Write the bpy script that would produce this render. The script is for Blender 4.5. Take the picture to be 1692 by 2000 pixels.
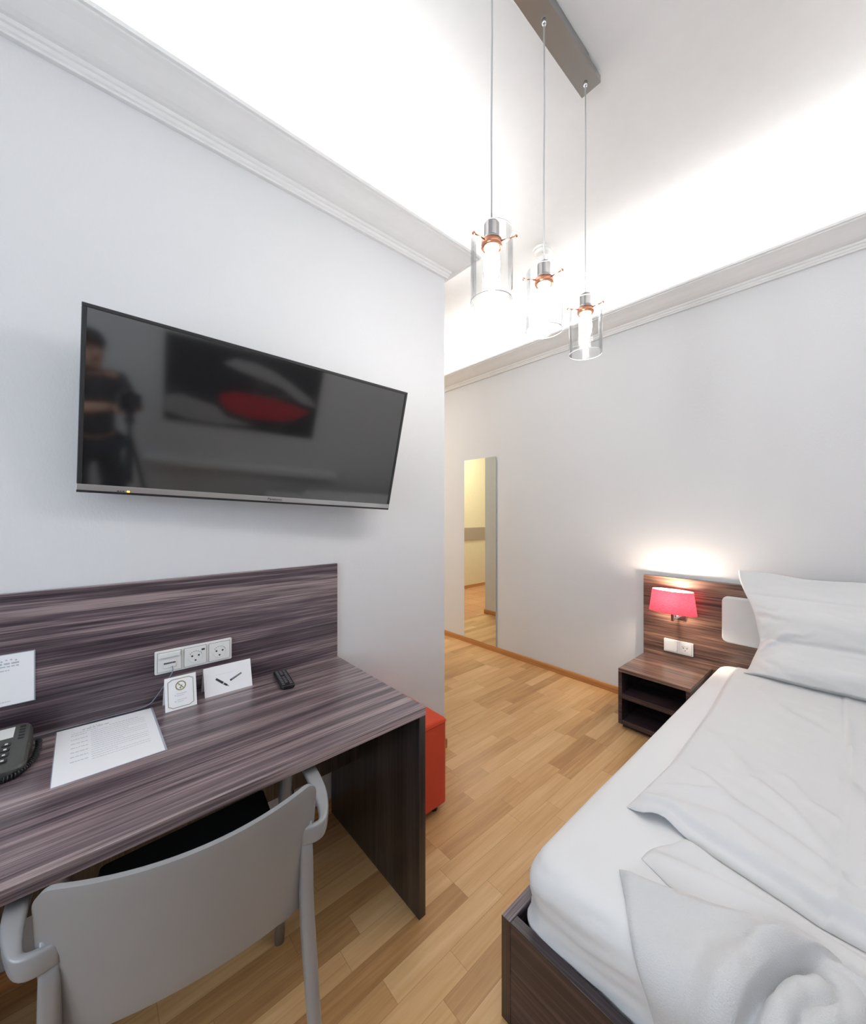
import bpy, bmesh, math, random
from mathutils import Vector, Matrix, noise

random.seed(7)
for o in list(bpy.data.objects):
    bpy.data.objects.remove(o)
SC = bpy.context.scene
COL = SC.collection
R = math.radians

# ------------------------------------------------------------------ camera
cam_d = bpy.data.cameras.new('camera')
cam = bpy.data.objects.new('camera', cam_d)
COL.objects.link(cam)
cam_d.sensor_fit = 'HORIZONTAL'
cam_d.sensor_width = 36
cam_d.lens = 36 * 758 / 1692
cam_d.shift_y = 3 / 1692
cam_d.clip_start = 0.02
cam.location = (0, 0, 1.445)
cam.rotation_euler = (R(90), 0, -math.atan2(.6626, .749))
SC.camera = cam

# ------------------------------------------------------------------ light
SC.view_settings.view_transform = 'Standard'
SC.view_settings.look = 'None'
SC.view_settings.gamma = 1
SC.view_settings.use_curve_mapping = False
SC.view_settings.exposure = 0.16

world = bpy.data.worlds.new('world')
SC.world = world
world.use_nodes = True
wn = world.node_tree
wn.nodes['Background'].inputs[0].default_value = (.62, .78, 1, 1)
wn.nodes['Background'].inputs[1].default_value = 1.0


def area(name, loc, rot, sx, sy, power, color):
    d = bpy.data.lights.new(name, 'AREA')
    d.shape = 'RECTANGLE'
    d.size = sx
    d.size_y = sy
    d.energy = power
    d.color = color
    o = bpy.data.objects.new(name, d)
    COL.objects.link(o)
    o.location = loc
    o.rotation_euler = rot
    return o


# daylight through the window in the wall left of the desk and the one behind the bed
P_WIN, P_COVE, P_HALL = 30, 16, 50
area('window_daylight', (-1.74, .3, 1.6), (0, R(-90), 0), 1.5, 1.5, P_WIN, (.80, .90, 1))
# the cove strips behind the cornice, shining up at the ceiling
area('cove_strip_left', (-.0, 1.655, 3.0), (R(180), 0, 0), 3.1, .05, P_COVE, (1, .985, .96))
area('cove_strip_right', (3.085, 1.6, 3.0), (R(180), 0, R(90)), 4.6, .05, P_COVE * 1.5, (1, .985, .96))
area('cove_strip_near', (.8, -.8, 3.0), (R(180), 0, 0), 4.4, .05, P_COVE * 1.2, (1, .985, .96))
area('cove_strip_end', (1.725, 2.0, 3.0), (R(180), 0, R(90)), .5, .05, P_COVE * .25, (1, .985, .96))
area('hall_light', (1.5, 4.4, 3.2), (0, 0, 0), .5, .5, P_HALL, (1, .93, .85))


# ------------------------------------------------------------------ materials
def new_mat(name):
    m = bpy.data.materials.new(name)
    m.use_nodes = True
    nt = m.node_tree
    return m, nt, nt.nodes['Principled BSDF']


def N(nt, kind, **kw):
    n = nt.nodes.new(kind)
    for k, v in kw.items():
        setattr(n, k, v)
    return n


def L(nt, a, b):
    nt.links.new(a, b)


def ramp(nt, stops):
    r = N(nt, 'ShaderNodeValToRGB')
    e = r.color_ramp.elements
    while len(e) < len(stops):
        e.new(.5)
    for i, (p, c) in enumerate(stops):
        e[i].position = p
        e[i].color = (*c, 1)
    return r


def srgb(r, g, b):
    f = lambda v: (v / 255 / 12.92) if v / 255 <= .04045 else ((v / 255 + .055) / 1.055) ** 2.4
    return (f(r), f(g), f(b))


def coords(nt, scale, loc=(0, 0, 0)):
    tc = N(nt, 'ShaderNodeTexCoord')
    mp = N(nt, 'ShaderNodeMapping')
    mp.inputs['Scale'].default_value = scale
    mp.inputs['Location'].default_value = loc
    L(nt, tc.outputs['Object'], mp.inputs[0])
    return mp.outputs[0]


def tex_noise(nt, vec, scale, detail=3, rough=.5, dist=0):
    n = N(nt, 'ShaderNodeTexNoise')
    n.inputs['Scale'].default_value = scale
    n.inputs['Detail'].default_value = detail
    n.inputs['Roughness'].default_value = rough
    n.inputs['Distortion'].default_value = dist
    L(nt, vec, n.inputs['Vector'])
    return n.outputs['Fac']


def add_bump(nt, bsdf, h, strength, dist):
    b = N(nt, 'ShaderNodeBump')
    b.inputs['Strength'].default_value = strength
    b.inputs['Distance'].default_value = dist
    L(nt, h, b.inputs['Height'])
    L(nt, b.outputs[0], bsdf.inputs['Normal'])


def plain(name, col, rough=.5, metal=0, spec=None, bump=None, coat=0, trans=0):
    m, nt, b = new_mat(name)
    b.inputs['Roughness'].default_value = rough
    b.inputs['Metallic'].default_value = metal
    if spec is not None:
        b.inputs['Specular IOR Level'].default_value = spec
    b.inputs['Coat Weight'].default_value = coat
    v = coords(nt, (1, 1, 1))
    n = tex_noise(nt, v, 14, 2)
    r = ramp(nt, [(.35, tuple(c * .99 for c in col)), (.65, tuple(min(1, c * 1.005) for c in col))])
    L(nt, n, r.inputs[0])
    L(nt, r.outputs[0], b.inputs['Base Color'])
    if bump:
        s, st, di = bump
        add_bump(nt, b, tex_noise(nt, v, s, 3), st, di)
    return m


def wood(name, axis, dark, mid, light, seed=0, across=13, rough=.32, grain=.8):
    """laminate wood whose grain runs along the axis"""
    m, nt, b = new_mat(name)
    a = [across, across, across]
    a['xyz'.index(axis)] = .42
    g = [230, 230, 230]
    g['xyz'.index(axis)] = 3.5
    f = [42, 42, 42]
    f['xyz'.index(axis)] = 1.1
    bands = tex_noise(nt, coords(nt, a, (seed, seed * 1.7, seed * .6)), 1, 3.5, .6, .5)
    fib = tex_noise(nt, coords(nt, f, (seed, 0, 3)), 1, 4, .6, .6)
    fine = tex_noise(nt, coords(nt, g, (0, seed, 0)), 1, 2, .6)
    mx = N(nt, 'ShaderNodeMath', operation='MULTIPLY_ADD')
    L(nt, fib, mx.inputs[0])
    mx.inputs[1].default_value = .75
    L(nt, bands, mx.inputs[2])
    mx2 = N(nt, 'ShaderNodeMath', operation='MULTIPLY_ADD')
    L(nt, fine, mx2.inputs[0])
    mx2.inputs[1].default_value = grain
    L(nt, mx.outputs[0], mx2.inputs[2])
    mr = N(nt, 'ShaderNodeMapRange')
    c = .5 + .375 + grain * .5
    mr.inputs['From Min'].default_value = c - .25
    mr.inputs['From Max'].default_value = c + .25
    L(nt, mx2.outputs[0], mr.inputs[0])
    r = ramp(nt, [(.05, dark), (.5, mid), (.95, light)])
    L(nt, mr.outputs[0], r.inputs[0])
    L(nt, r.outputs[0], b.inputs['Base Color'])
    b.inputs['Roughness'].default_value = rough
    b.inputs['Coat Weight'].default_value = .35
    b.inputs['Coat Roughness'].default_value = .22
    add_bump(nt, b, fine, .12, .001)
    return m


WD, WM, WL = srgb(50, 41, 48), srgb(100, 85, 91), srgb(160, 142, 142)
wood_x = wood('wenge_along_x', 'x', WD, WM, WL, 0)
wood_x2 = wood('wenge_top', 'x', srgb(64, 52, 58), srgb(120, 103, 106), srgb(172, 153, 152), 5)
wood_y = wood('wenge_along_y', 'y', srgb(54, 38, 35), srgb(106, 80, 70), srgb(156, 122, 102), 3)
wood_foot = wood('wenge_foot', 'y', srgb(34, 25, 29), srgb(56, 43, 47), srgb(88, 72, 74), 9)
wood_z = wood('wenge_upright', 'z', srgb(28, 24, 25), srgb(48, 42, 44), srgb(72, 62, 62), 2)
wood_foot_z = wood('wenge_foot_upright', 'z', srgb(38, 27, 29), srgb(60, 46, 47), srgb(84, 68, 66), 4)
honey = wood('honey_baseboard', 'y', srgb(170, 112, 60), srgb(196, 138, 82), srgb(214, 158, 102), 1, 30, .4, .3)
honey_x = wood('honey_baseboard_x', 'x', srgb(170, 112, 60), srgb(196, 138, 82), srgb(214, 158, 102), 1, 30, .4, .3)


def make_parquet():
    m, nt, b = new_mat('parquet')
    tc = N(nt, 'ShaderNodeTexCoord')
    sep = N(nt, 'ShaderNodeSeparateXYZ')
    L(nt, tc.outputs['Object'], sep.inputs[0])

    def M(op, a, bb=None, c=None):
        n = N(nt, 'ShaderNodeMath', operation=op)
        for i, v in enumerate((a, bb, c)):
            if v is None:
                continue
            if isinstance(v, (int, float)):
                n.inputs[i].default_value = v
            else:
                L(nt, v, n.inputs[i])
        return n.outputs[0]
    yy = M('DIVIDE', M('ADD', sep.outputs[1], 4.0 - .044), .08)
    row = M('FLOOR', yy)
    fy = M('FRACT', yy)
    wr = N(nt, 'ShaderNodeTexWhiteNoise', noise_dimensions='1D')
    L(nt, row, wr.inputs['W'])
    ln = M('MULTIPLY_ADD', wr.outputs['Value'], .25, .42)
    sh = M('MULTIPLY', M('FRACT', M('MULTIPLY', wr.outputs['Value'], 17.3)), 3)
    xx = M('DIVIDE', M('ADD', M('ADD', sep.outputs[0], 6), sh), ln)
    cell = M('FLOOR', xx)
    fx = M('FRACT', xx)
    cmb = N(nt, 'ShaderNodeCombineXYZ')
    L(nt, row, cmb.inputs[0])
    L(nt, cell, cmb.inputs[1])
    wc = N(nt, 'ShaderNodeTexWhiteNoise', noise_dimensions='3D')
    L(nt, cmb.outputs[0], wc.inputs['Vector'])
    # grain, shifted in every strip
    off = N(nt, 'ShaderNodeVectorMath', operation='MULTIPLY_ADD')
    L(nt, wc.outputs['Color'], off.inputs[0])
    off.inputs[1].default_value = (7, 7, 7)
    L(nt, tc.outputs['Object'], off.inputs[2])
    mp = N(nt, 'ShaderNodeMapping')
    mp.inputs['Scale'].default_value = (2.2, 55, 1)
    L(nt, off.outputs[0], mp.inputs[0])
    g = tex_noise(nt, mp.outputs[0], 1, 5, .65, .8)
    mp2 = N(nt, 'ShaderNodeMapping')
    mp2.inputs['Scale'].default_value = (2.5, 14, 1)
    L(nt, off.outputs[0], mp2.inputs[0])
    g2 = tex_noise(nt, mp2.outputs[0], 1, 2, .5, .5)
    v = M('ADD', M('MULTIPLY', wc.outputs['Value'], .34), M('ADD', M('MULTIPLY', g, .5), M('MULTIPLY', g2, .3)))
    r = ramp(nt, [(.28, srgb(168, 122, 76)), (.58, srgb(210, 165, 112)), (.90, srgb(234, 196, 146))])
    L(nt, v, r.inputs[0])
    # seams: long joints and end joints
    e1 = M('LESS_THAN', M('MINIMUM', fy, M('SUBTRACT', 1, fy)), .010)
    e2 = M('LESS_THAN', M('MULTIPLY', M('MINIMUM', fx, M('SUBTRACT', 1, fx)), ln), .0009)
    seam = M('MULTIPLY', M('MAXIMUM', e1, e2), .4)
    mix = N(nt, 'ShaderNodeMix', data_type='RGBA')
    L(nt, seam, mix.inputs[0])
    L(nt, r.outputs[0], mix.inputs[6])
    mix.inputs[7].default_value = (*srgb(100, 62, 34), 1)
    L(nt, mix.outputs[2], b.inputs['Base Color'])
    b.inputs['Roughness'].default_value = .38
    b.inputs['Specular IOR Level'].default_value = .4
    add_bump(nt, b, g, .08, .001)
    return m


parquet = make_parquet()


def make_tiles():
    m, nt, b = new_mat('hall_tiles')
    v = coords(nt, (1, 1, 1))
    br = N(nt, 'ShaderNodeTexBrick', offset=0)
    L(nt, v, br.inputs['Vector'])
    br.inputs['Scale'].default_value = 1
    br.inputs['Brick Width'].default_value = .3
    br.inputs['Row Height'].default_value = .3
    br.inputs['Mortar Size'].default_value = .004
    br.inputs['Color1'].default_value = (*srgb(196, 140, 96), 1)
    br.inputs['Color2'].default_value = (*srgb(208, 156, 112), 1)
    br.inputs['Mortar'].default_value = (*srgb(140, 106, 80), 1)
    L(nt, br.outputs[0], b.inputs['Base Color'])
    b.inputs['Roughness'].default_value = .35
    return m


tiles = make_tiles()


def make_wallpaper():
    m, nt, b = new_mat('woodchip_wallpaper')
    v = coords(nt, (1, 1, 1))
    b.inputs['Base Color'].default_value = (.715, .72, .735, 1)
    b.inputs['Roughness'].default_value = .85
    b.inputs['Specular IOR Level'].default_value = .2
    n1 = tex_noise(nt, coords(nt, (120, 120, 60)), 1, 2, .6)
    add_bump(nt, b, n1, .5, .0015)
    return m


wallpaper = make_wallpaper()
ceil_m = plain('ceiling_paint', (.84, .84, .84), .9, spec=.1)
cornice_m = plain('cornice_paint', (.78, .78, .78), .6, spec=.3)
cream = plain('hall_cream', srgb(240, 228, 192), .6)
taupe = plain('hall_taupe', srgb(176, 160, 140), .6)


def make_cloth(name, col, weave, st, wr=0.0):
    m, nt, b = new_mat(name)
    b.inputs['Base Color'].default_value = (*col, 1)
    b.inputs['Roughness'].default_value = .85
    b.inputs['Specular IOR Level'].default_value = .15
    b.inputs['Sheen Weight'].default_value = .15
    n = tex_noise(nt, coords(nt, (1, 1, 1)), weave, 3, .6)
    add_bump(nt, b, n, st, .002)
    return m


linen = make_cloth('white_linen', (.74, .74, .745), 160, .15)
sheet_m = make_cloth('white_sheet', (.80, .80, .805), 160, .1)
terry = make_cloth('terry_cloth', (.71, .71, .715), 330, 1.0)
bolster_m = plain('white_leatherette', (.74, .74, .73), .5)
red_felt = make_cloth('red_felt', srgb(216, 78, 48), 260, .7)
white_plastic = plain('white_plastic', (.29, .29, .295), .28, spec=.7)
black_pad = plain('black_seat_fabric', (.012, .012, .013), .7, bump=(300, .5, .001))
paper_m = plain('white_paper', (.93, .93, .95), .6)
ink = plain('grey_print', (.52, .53, .58), .7)
ink_dark = plain('dark_print', (.03, .03, .04), .5)
gold_ink = plain('gold_print', srgb(150, 142, 92), .5)
acrylic = plain('sign_sleeve', (.42, .44, .52), .2)
chrome = plain('chrome', (.75, .75, .76), .18, 1)
steel = plain('brushed_steel', (.36, .36, .35), .32, 1, bump=(90, .1, .001))
copper = plain('copper_socket', srgb(214, 150, 120), .25, 1)
socket_m = plain('pewter_socket', (.45, .43, .43), .28, 1)
silver = plain('silver_strip', (.55, .55, .56), .35, .8)
black_pl = plain('black_plastic', (.012, .012, .014), .35)
tv_frame_m = plain('tv_bezel', (.03, .03, .032), .3)
tv_screen_m = plain('tv_glass', (.012, .012, .013), .07)
tv_screen_m.node_tree.nodes['Principled BSDF'].inputs['IOR'].default_value = 2.4
phone_m = plain('phone_body', srgb(74, 74, 70), .4)
lcd_m = plain('phone_screen', (.75, .76, .74), .25)
key_m = plain('phone_keys', (.02, .02, .022), .3)
white_pl = plain('socket_white', (.82, .82, .80), .3)
gap_shade_m = plain('gap_shade_grey', (.16, .16, .17), .6)  # flat grey standing for the shade in the gaps round plate inserts
cable_m = plain('grey_cable', (.22, .25, .32), .5)
mirror_m = plain('mirror_silver', (.80, .83, .76), .015, 1)
mirror_edge = plain('mirror_edge', (.35, .42, .38), .2)
skin = plain('skin', srgb(206, 160, 134), .6)
hair_m = plain('dark_hair', (.02, .015, .012), .7)
shirt_m = plain('dark_shirt', (.05, .05, .055), .8)
trouser_m = plain('dark_trousers', (.03, .035, .05), .8)
sleeve_m = shirt_m
frame_w = plain('window_frame_white', (.8, .8, .8), .4)


def make_glass():
    m, nt, b = new_mat('clear_glass')
    nt.nodes.remove(b)
    out = nt.nodes['Material Output']
    t = N(nt, 'ShaderNodeBsdfTransparent')
    t.inputs[0].default_value = (.97, .975, .975, 1)
    g = N(nt, 'ShaderNodeBsdfGlossy')
    g.inputs['Roughness'].default_value = .03
    lw = N(nt, 'ShaderNodeLayerWeight')
    lw.inputs[0].default_value = .16
    mr = N(nt, 'ShaderNodeMath', operation='MULTIPLY')
    L(nt, lw.outputs['Fresnel'], mr.inputs[0])
    mr.inputs[1].default_value = .6
    mix = N(nt, 'ShaderNodeMixShader')
    L(nt, mr.outputs[0], mix.inputs[0])
    L(nt, t.outputs[0], mix.inputs[1])
    L(nt, g.outputs[0], mix.inputs[2])
    L(nt, mix.outputs[0], out.inputs[0])
    return m


glass = make_glass()


glass_edge = plain('glass_rim', (.72, .74, .75), .15)


def emit(name, col, s):
    m, nt, b = new_mat(name)
    b.inputs['Base Color'].default_value = (*col, 1)
    b.inputs['Emission Color'].default_value = (*col, 1)
    b.inputs['Emission Strength'].default_value = s
    return m


bulb_m = emit('lit_bulb', (1, .96, .92), 95)
lamp_bulb_m = emit('lit_wall_bulb', (1, .84, .68), 330)
led_orange = emit('standby_led', (1, .42, .03), 4)


def make_shade():
    m, nt, b = new_mat('red_lamp_shade')
    out = nt.nodes['Material Output']
    v = coords(nt, (60, 60, 420))
    n = tex_noise(nt, v, 1, 2, .6)
    r = ramp(nt, [(.3, srgb(214, 74, 100)), (.7, srgb(240, 104, 128))])
    L(nt, n, r.inputs[0])
    L(nt, r.outputs[0], b.inputs['Base Color'])
    b.inputs['Roughness'].default_value = .9
    tr = N(nt, 'ShaderNodeBsdfTranslucent')
    L(nt, r.outputs[0], tr.inputs[0])
    mix = N(nt, 'ShaderNodeMixShader')
    mix.inputs[0].default_value = .45
    L(nt, b.outputs[0], mix.inputs[1])
    L(nt, tr.outputs[0], mix.inputs[2])
    L(nt, mix.outputs[0], out.inputs[0])
    return m


shade_m = make_shade()


def make_lining():
    m, nt, b = new_mat('shade_lining')
    b.inputs['Base Color'].default_value = (.85, .82, .78, 1)
    b.inputs['Roughness'].default_value = .9
    tr = N(nt, 'ShaderNodeBsdfTranslucent')
    tr.inputs[0].default_value = (.7, .62, .6, 1)
    mix = N(nt, 'ShaderNodeMixShader')
    mix.inputs[0].default_value = .3
    L(nt, b.outputs[0], mix.inputs[1])
    L(nt, tr.outputs[0], mix.inputs[2])
    L(nt, mix.outputs[0], nt.nodes['Material Output'].inputs[0])
    return m


shade_in = make_lining()

# ------------------------------------------------------------------ object helpers
MW = {}


def thing(name, label, cat, loc=(0, 0, 0), rotz=0, group=None, matrix=None):
    o = bpy.data.objects.new(name, None)
    COL.objects.link(o)
    o.empty_display_size = .05
    M = matrix if matrix is not None else Matrix.Translation(loc) @ Matrix.Rotation(rotz, 4, 'Z')
    o.matrix_world = M
    MW[o] = M
    tag(o, label, cat, group)
    return o


def tag(o, label=None, cat=None, group=None, kind=None):
    if label:
        o['label'] = label
    if cat:
        o['category'] = cat
    if group:
        o['group'] = group
    if kind:
        o['kind'] = kind
    return o


def part(name, bm, mat, parent=None, local=False, smooth=False, bevel=0, seg=2, sub=0, label=None, auto=None):
    """bm is in world coordinates unless local; becomes ONE mesh object under the parent"""
    M = MW[parent] if parent else Matrix.Identity(4)
    if not local and parent:
        bmesh.ops.transform(bm, matrix=M.inverted(), verts=bm.verts)
    bmesh.ops.recalc_face_normals(bm, faces=bm.faces)
    me = bpy.data.meshes.new(name)
    bm.to_mesh(me)
    bm.free()
    mats = mat if isinstance(mat, (list, tuple)) else [mat]
    for m in mats:
        me.materials.append(m)
    o = bpy.data.objects.new(name, me)
    COL.objects.link(o)
    if parent:
        o.parent = parent
        MW[o] = M
    else:
        MW[o] = Matrix.Identity(4)
    if smooth:
        me.polygons.foreach_set('use_smooth', [True] * len(me.polygons))
    if bevel:
        b = o.modifiers.new('bevel', 'BEVEL')
        b.width = bevel
        b.segments = seg
        b.limit_method = 'ANGLE'
        b.angle_limit = R(40)
        b.harden_normals = False
    if sub:
        s = o.modifiers.new('subsurf', 'SUBSURF')
        s.levels = sub
        s.render_levels = sub
    if label:
        o['label'] = label
    return o


def BM():
    return bmesh.new()


def box(bm, x0, x1, y0, y1, z0, z1, mi=0):
    vs = [bm.verts.new((x, y, z)) for z in (z0, z1) for y in (y0, y1) for x in (x0, x1)]
    for f in ((0, 2, 3, 1), (4, 5, 7, 6), (0, 1, 5, 4), (2, 6, 7, 3), (0, 4, 6, 2), (1, 3, 7, 5)):
        fc = bm.faces.new([vs[i] for i in f])
        fc.material_index = mi
    return bm


def lathe(bm, prof, c=(0, 0, 0), n=24, sx=1, sy=1, closed=False, mi=0):
    rings = []
    for r, z in prof:
        if r < 1e-6:
            rings.append([bm.verts.new((c[0], c[1], c[2] + z))])
        else:
            rings.append([bm.verts.new((c[0] + r * sx * math.cos(2 * math.pi * i / n), c[1] + r * sy * math.sin(2 * math.pi * i / n), c[2] + z)) for i in range(n)])
    for a, b in zip(rings, rings[1:]):
        for i in range(n):
            j = (i + 1) % n
            if len(a) == 1 and len(b) == 1:
                continue
            if len(a) == 1:
                f = bm.faces.new((a[0], b[i], b[j]))
            elif len(b) == 1:
                f = bm.faces.new((a[i], a[j], b[0]))
            else:
                f = bm.faces.new((a[i], a[j], b[j], b[i]))
            f.material_index = mi
    return bm


def tube(bm, pts, r, n=8, caps=True, rr=None):
    pts = [Vector(p) for p in pts]
    rings = []
    up = Vector((0, 0, 1))
    prev = None
    for i, p in enumerate(pts):
        t = (pts[min(i + 1, len(pts) - 1)] - pts[max(i - 1, 0)]).normalized()
        if prev is None:
            a = t.cross(up)
            if a.length < 1e-3:
                a = t.cross(Vector((1, 0, 0)))
        else:
            a = prev - t * prev.dot(t)
        a.normalize()
        prev = a
        b = t.cross(a)
        rad = rr[i] if rr else r
        rings.append([bm.verts.new(p + a * rad * math.cos(2 * math.pi * k / n) + b * rad * math.sin(2 * math.pi * k / n)) for k in range(n)])
    for a, b in zip(rings, rings[1:]):
        for i in range(n):
            j = (i + 1) % n
            bm.faces.new((a[i], a[j], b[j], b[i]))
    if caps:
        bm.faces.new(rings[0][::-1])
        bm.faces.new(rings[-1])
    return bm


def loft(bm, secs, closed_ends=True):
    """secs: list of equal-length loops of points"""
    rings = [[bm.verts.new(p) for p in s] for s in secs]
    n = len(rings[0])
    for a, b in zip(rings, rings[1:]):
        for i in range(n):
            j = (i + 1) % n
            bm.faces.new((a[i], a[j], b[j], b[i]))
    if closed_ends:
        bm.faces.new(rings[0][::-1])
        bm.faces.new(rings[-1])
    return bm


def grid(bm, nu, nv, fn, mi=0):
    vs = [[bm.verts.new(fn(i / nu, j / nv)) for j in range(nv + 1)] for i in range(nu + 1)]
    for i in range(nu):
        for j in range(nv):
            f = bm.faces.new((vs[i][j], vs[i + 1][j], vs[i + 1][j + 1], vs[i][j + 1]))
            f.material_index = mi
    return vs


def rrect(x0, x1, y0, y1, r, n=6):
    pts = []
    for cx, cy, a0 in ((x1 - r, y1 - r, 0), (x0 + r, y1 - r, 90), (x0 + r, y0 + r, 180), (x1 - r, y0 + r, 270)):
        for k in range(n + 1):
            a = R(a0 + 90 * k / n)
            pts.append((cx + r * math.cos(a), cy + r * math.sin(a)))
    return pts


def prism(bm, loop2d, f0, f1):
    """extrudes a 2d loop between two mappings f(u,v)->xyz"""
    loft(bm, [[f0(*p) for p in loop2d], [f1(*p) for p in loop2d]])
    return bm


def sweep(bm, prof, path, closed=False):
    """profile (d from wall, z) along a plan polyline with mitres; the room is on the left of the path"""
    secs = []
    n = len(path)
    for i, p in enumerate(path):
        p = Vector(p)
        d0 = (p - Vector(path[i - 1])).normalized() if i > 0 else None
        d1 = (Vector(path[i + 1]) - p).normalized() if i < n - 1 else None
        if d0 is None:
            d0 = d1
        if d1 is None:
            d1 = d0
        n0 = Vector((-d0.y, d0.x))
        n1 = Vector((-d1.y, d1.x))
        m = (n0 + n1)
        m = m / (1 + n0.dot(n1))
        secs.append([(p.x + m.x * d, p.y + m.y * d, z) for d, z in prof])
    loft(bm, secs)
    return bm


def text_mesh(txt, size, extrude=.0004):
    cu = bpy.data.curves.new('lettering', 'FONT')
    cu.body = txt
    cu.size = size
    cu.extrude = extrude
    cu.align_x = 'CENTER'
    cu.align_y = 'CENTER'
    o = bpy.data.objects.new('lettering', cu)
    COL.objects.link(o)
    dg = bpy.context.evaluated_depsgraph_get()
    me = bpy.data.meshes.new_from_object(o.evaluated_get(dg))
    bpy.data.objects.remove(o)
    bpy.data.curves.remove(cu)
    bm = BM()
    bm.from_mesh(me)
    bpy.data.meshes.remove(me)
    return bm


def fbm(x, y, z=0, o=3):
    return noise.fractal(Vector((x, y, z)), 1.0, 2.0, o)


def sstep(a, b, x):
    t = max(0, min(1, (x - a) / (b - a)))
    return t * t * (3 - 2 * t)


def polydist(x, y, pl):
    """signed distance to a polyline (positive on its left side)"""
    best = 9
    sg = 1
    for (ax, ay), (bx, by) in zip(pl, pl[1:]):
        dx, dy = bx - ax, by - ay
        t = max(0, min(1, ((x - ax) * dx + (y - ay) * dy) / (dx * dx + dy * dy)))
        px, py = ax + t * dx, ay + t * dy
        d = math.hypot(x - px, y - py)
        if d < best:
            best = d
            sg = 1 if dx * (y - ay) - dy * (x - ax) > 0 else -1
    return best * sg


# ------------------------------------------------------------------ room shell
YW, XW, YB, XL, ZC = 1.748, 3.18, -.9, -1.6, 3.35
XE, YH = 1.64, 5.2
st = lambda name, bm, mat, **k: tag(part(name, bm, mat, **k), kind='structure')
st('floor', box(BM(), XL - .15, XW + .15, YB - .15, 3.75, -.1, 0), parquet)
st('floor_hall', box(BM(), -.6, XW + .15, 3.75, YH + .15, -.1, 0), tiles)
st('ceiling', box(BM(), XL - .15, XW + .15, YB - .15, YH + .15, ZC, ZC + .1), ceil_m)
st('wall_left', box(BM(), XL, XE, YW, 2.3, 0, ZC), wallpaper)
st('wall_right', box(BM(), XW, XW + .12, YB - .12, YH + .12, 0, ZC), wallpaper)
st('wall_back', box(BM(), XL, XW, YB - .12, YB, 0, ZC), wallpaper)
st('wall_hall', box(BM(), -.5, 2.03, 2.3, 3.72, 0, ZC), wallpaper)
st('wall_far', box(BM(), -.6, XW, YH, YH + .12, 0, ZC), cream)
st('wall_closing', box(BM(), -.62, -.5, 2.3, YH, 0, ZC), wallpaper)
# window wall: four pieces round the opening
wy0, wy1, wz0, wz1 = -.5, 1.1, .85, 2.5
bm = BM()
box(bm, XL - .15, XL, YB - .12, wy0, 0, ZC)
box(bm, XL - .15, XL, wy1, 2.3, 0, ZC)
box(bm, XL - .15, XL, wy0, wy1, 0, wz0)
box(bm, XL - .15, XL, wy0, wy1, wz1, ZC)
st('wall_window', bm, wallpaper)
win = thing('window_1', None, None, (XL, .3, wz0))
tag(win, kind='structure')
bm = BM()
xf0, xf1 = XL - .11, XL - .05
for y0, y1, z0, z1 in ((wy0, wy0 + .06, wz0, wz1), (wy1 - .06, wy1, wz0, wz1), (wy0 + .06, wy1 - .06, wz0, wz0 + .06),
                       (wy0 + .06, wy1 - .06, wz1 - .06, wz1), (.27, .33, wz0 + .06, wz1 - .06)):
    box(bm, xf0, xf1, y0, y1, z0, z1)
part('window_frame', bm, frame_w, win, bevel=.004)
part('pane', box(BM(), XL - .085, XL - .078, wy0 + .05, .28, wz0 + .05, wz1 - .05), glass, win)
part('pane', box(BM(), XL - .085, XL - .078, .32, wy1 - .05, wz0 + .05, wz1 - .05), glass, win)
part('window_sill', box(BM(), XL - .05, XL + .12, wy0 - .03, wy1 + .03, wz0 - .03, wz0), frame_w, win, bevel=.004)

# cornice with cove lip
prof = [(0, 2.893), (.016, 2.893), (.016, 2.902), (.022, 2.906), (.024, 2.914), (.024, 2.918), (.031, 2.921), (.033, 2.930),
        (.033, 2.934), (.045, 2.936), (.062, 2.943), (.085, 2.957), (.11, 2.975), (.135, 2.990), (.148, 2.996), (.148, 3.004),
        (.158, 3.006), (.160, 3.020), (.150, 3.022), (.140, 3.010), (.10, 2.992), (.05, 2.965), (0, 2.958)]
bm = BM()
sweep(bm, [(d, z) for d, z in prof], [(XE, 2.3), (XE, YW), (XL, YW)])
st('trim_1', bm, cornice_m)
bm = BM()
sweep(bm, prof, [(XL, YB), (XW, YB), (XW, YH)])
st('trim_2', bm, cornice_m)
bm = BM()
sweep(bm, prof, [(XL, YW), (XL, YB)])
st('trim_3', bm, cornice_m)

# baseboards
st('baseboard_right', box(BM(), XW - .014, XW, YB, YH, 0, .056), honey, bevel=.003)
st('baseboard_left', box(BM(), XL, XE, YW - .014, YW, 0, .056), honey_x, bevel=.003)
st('baseboard_end', box(BM(), XE, XE + .014, YW - .014, 2.3, 0, .056), honey, bevel=.003)
st('baseboard_hall', box(BM(), 2.03, 2.044, 2.3, 3.734, 0, .056), honey, bevel=.003)
st('baseboard_far', box(BM(), -.5, XW - .014, YH - .014, YH, 0, .056), honey_x, bevel=.003)
st('baseboard_back', box(BM(), XL, XW - .014, YB, YB + .014, 0, .056), honey_x, bevel=.003)
# band on the far hall wall, and the ledge on the back wall seen in the screen
st('trim_4', box(BM(), -.5, XW, YH - .02, YH, .93, 1.17), taupe)
st('trim_5', box(BM(), -.05, 1.68, YB, YB + .10, .62, .68), frame_w, bevel=.004)

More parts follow.
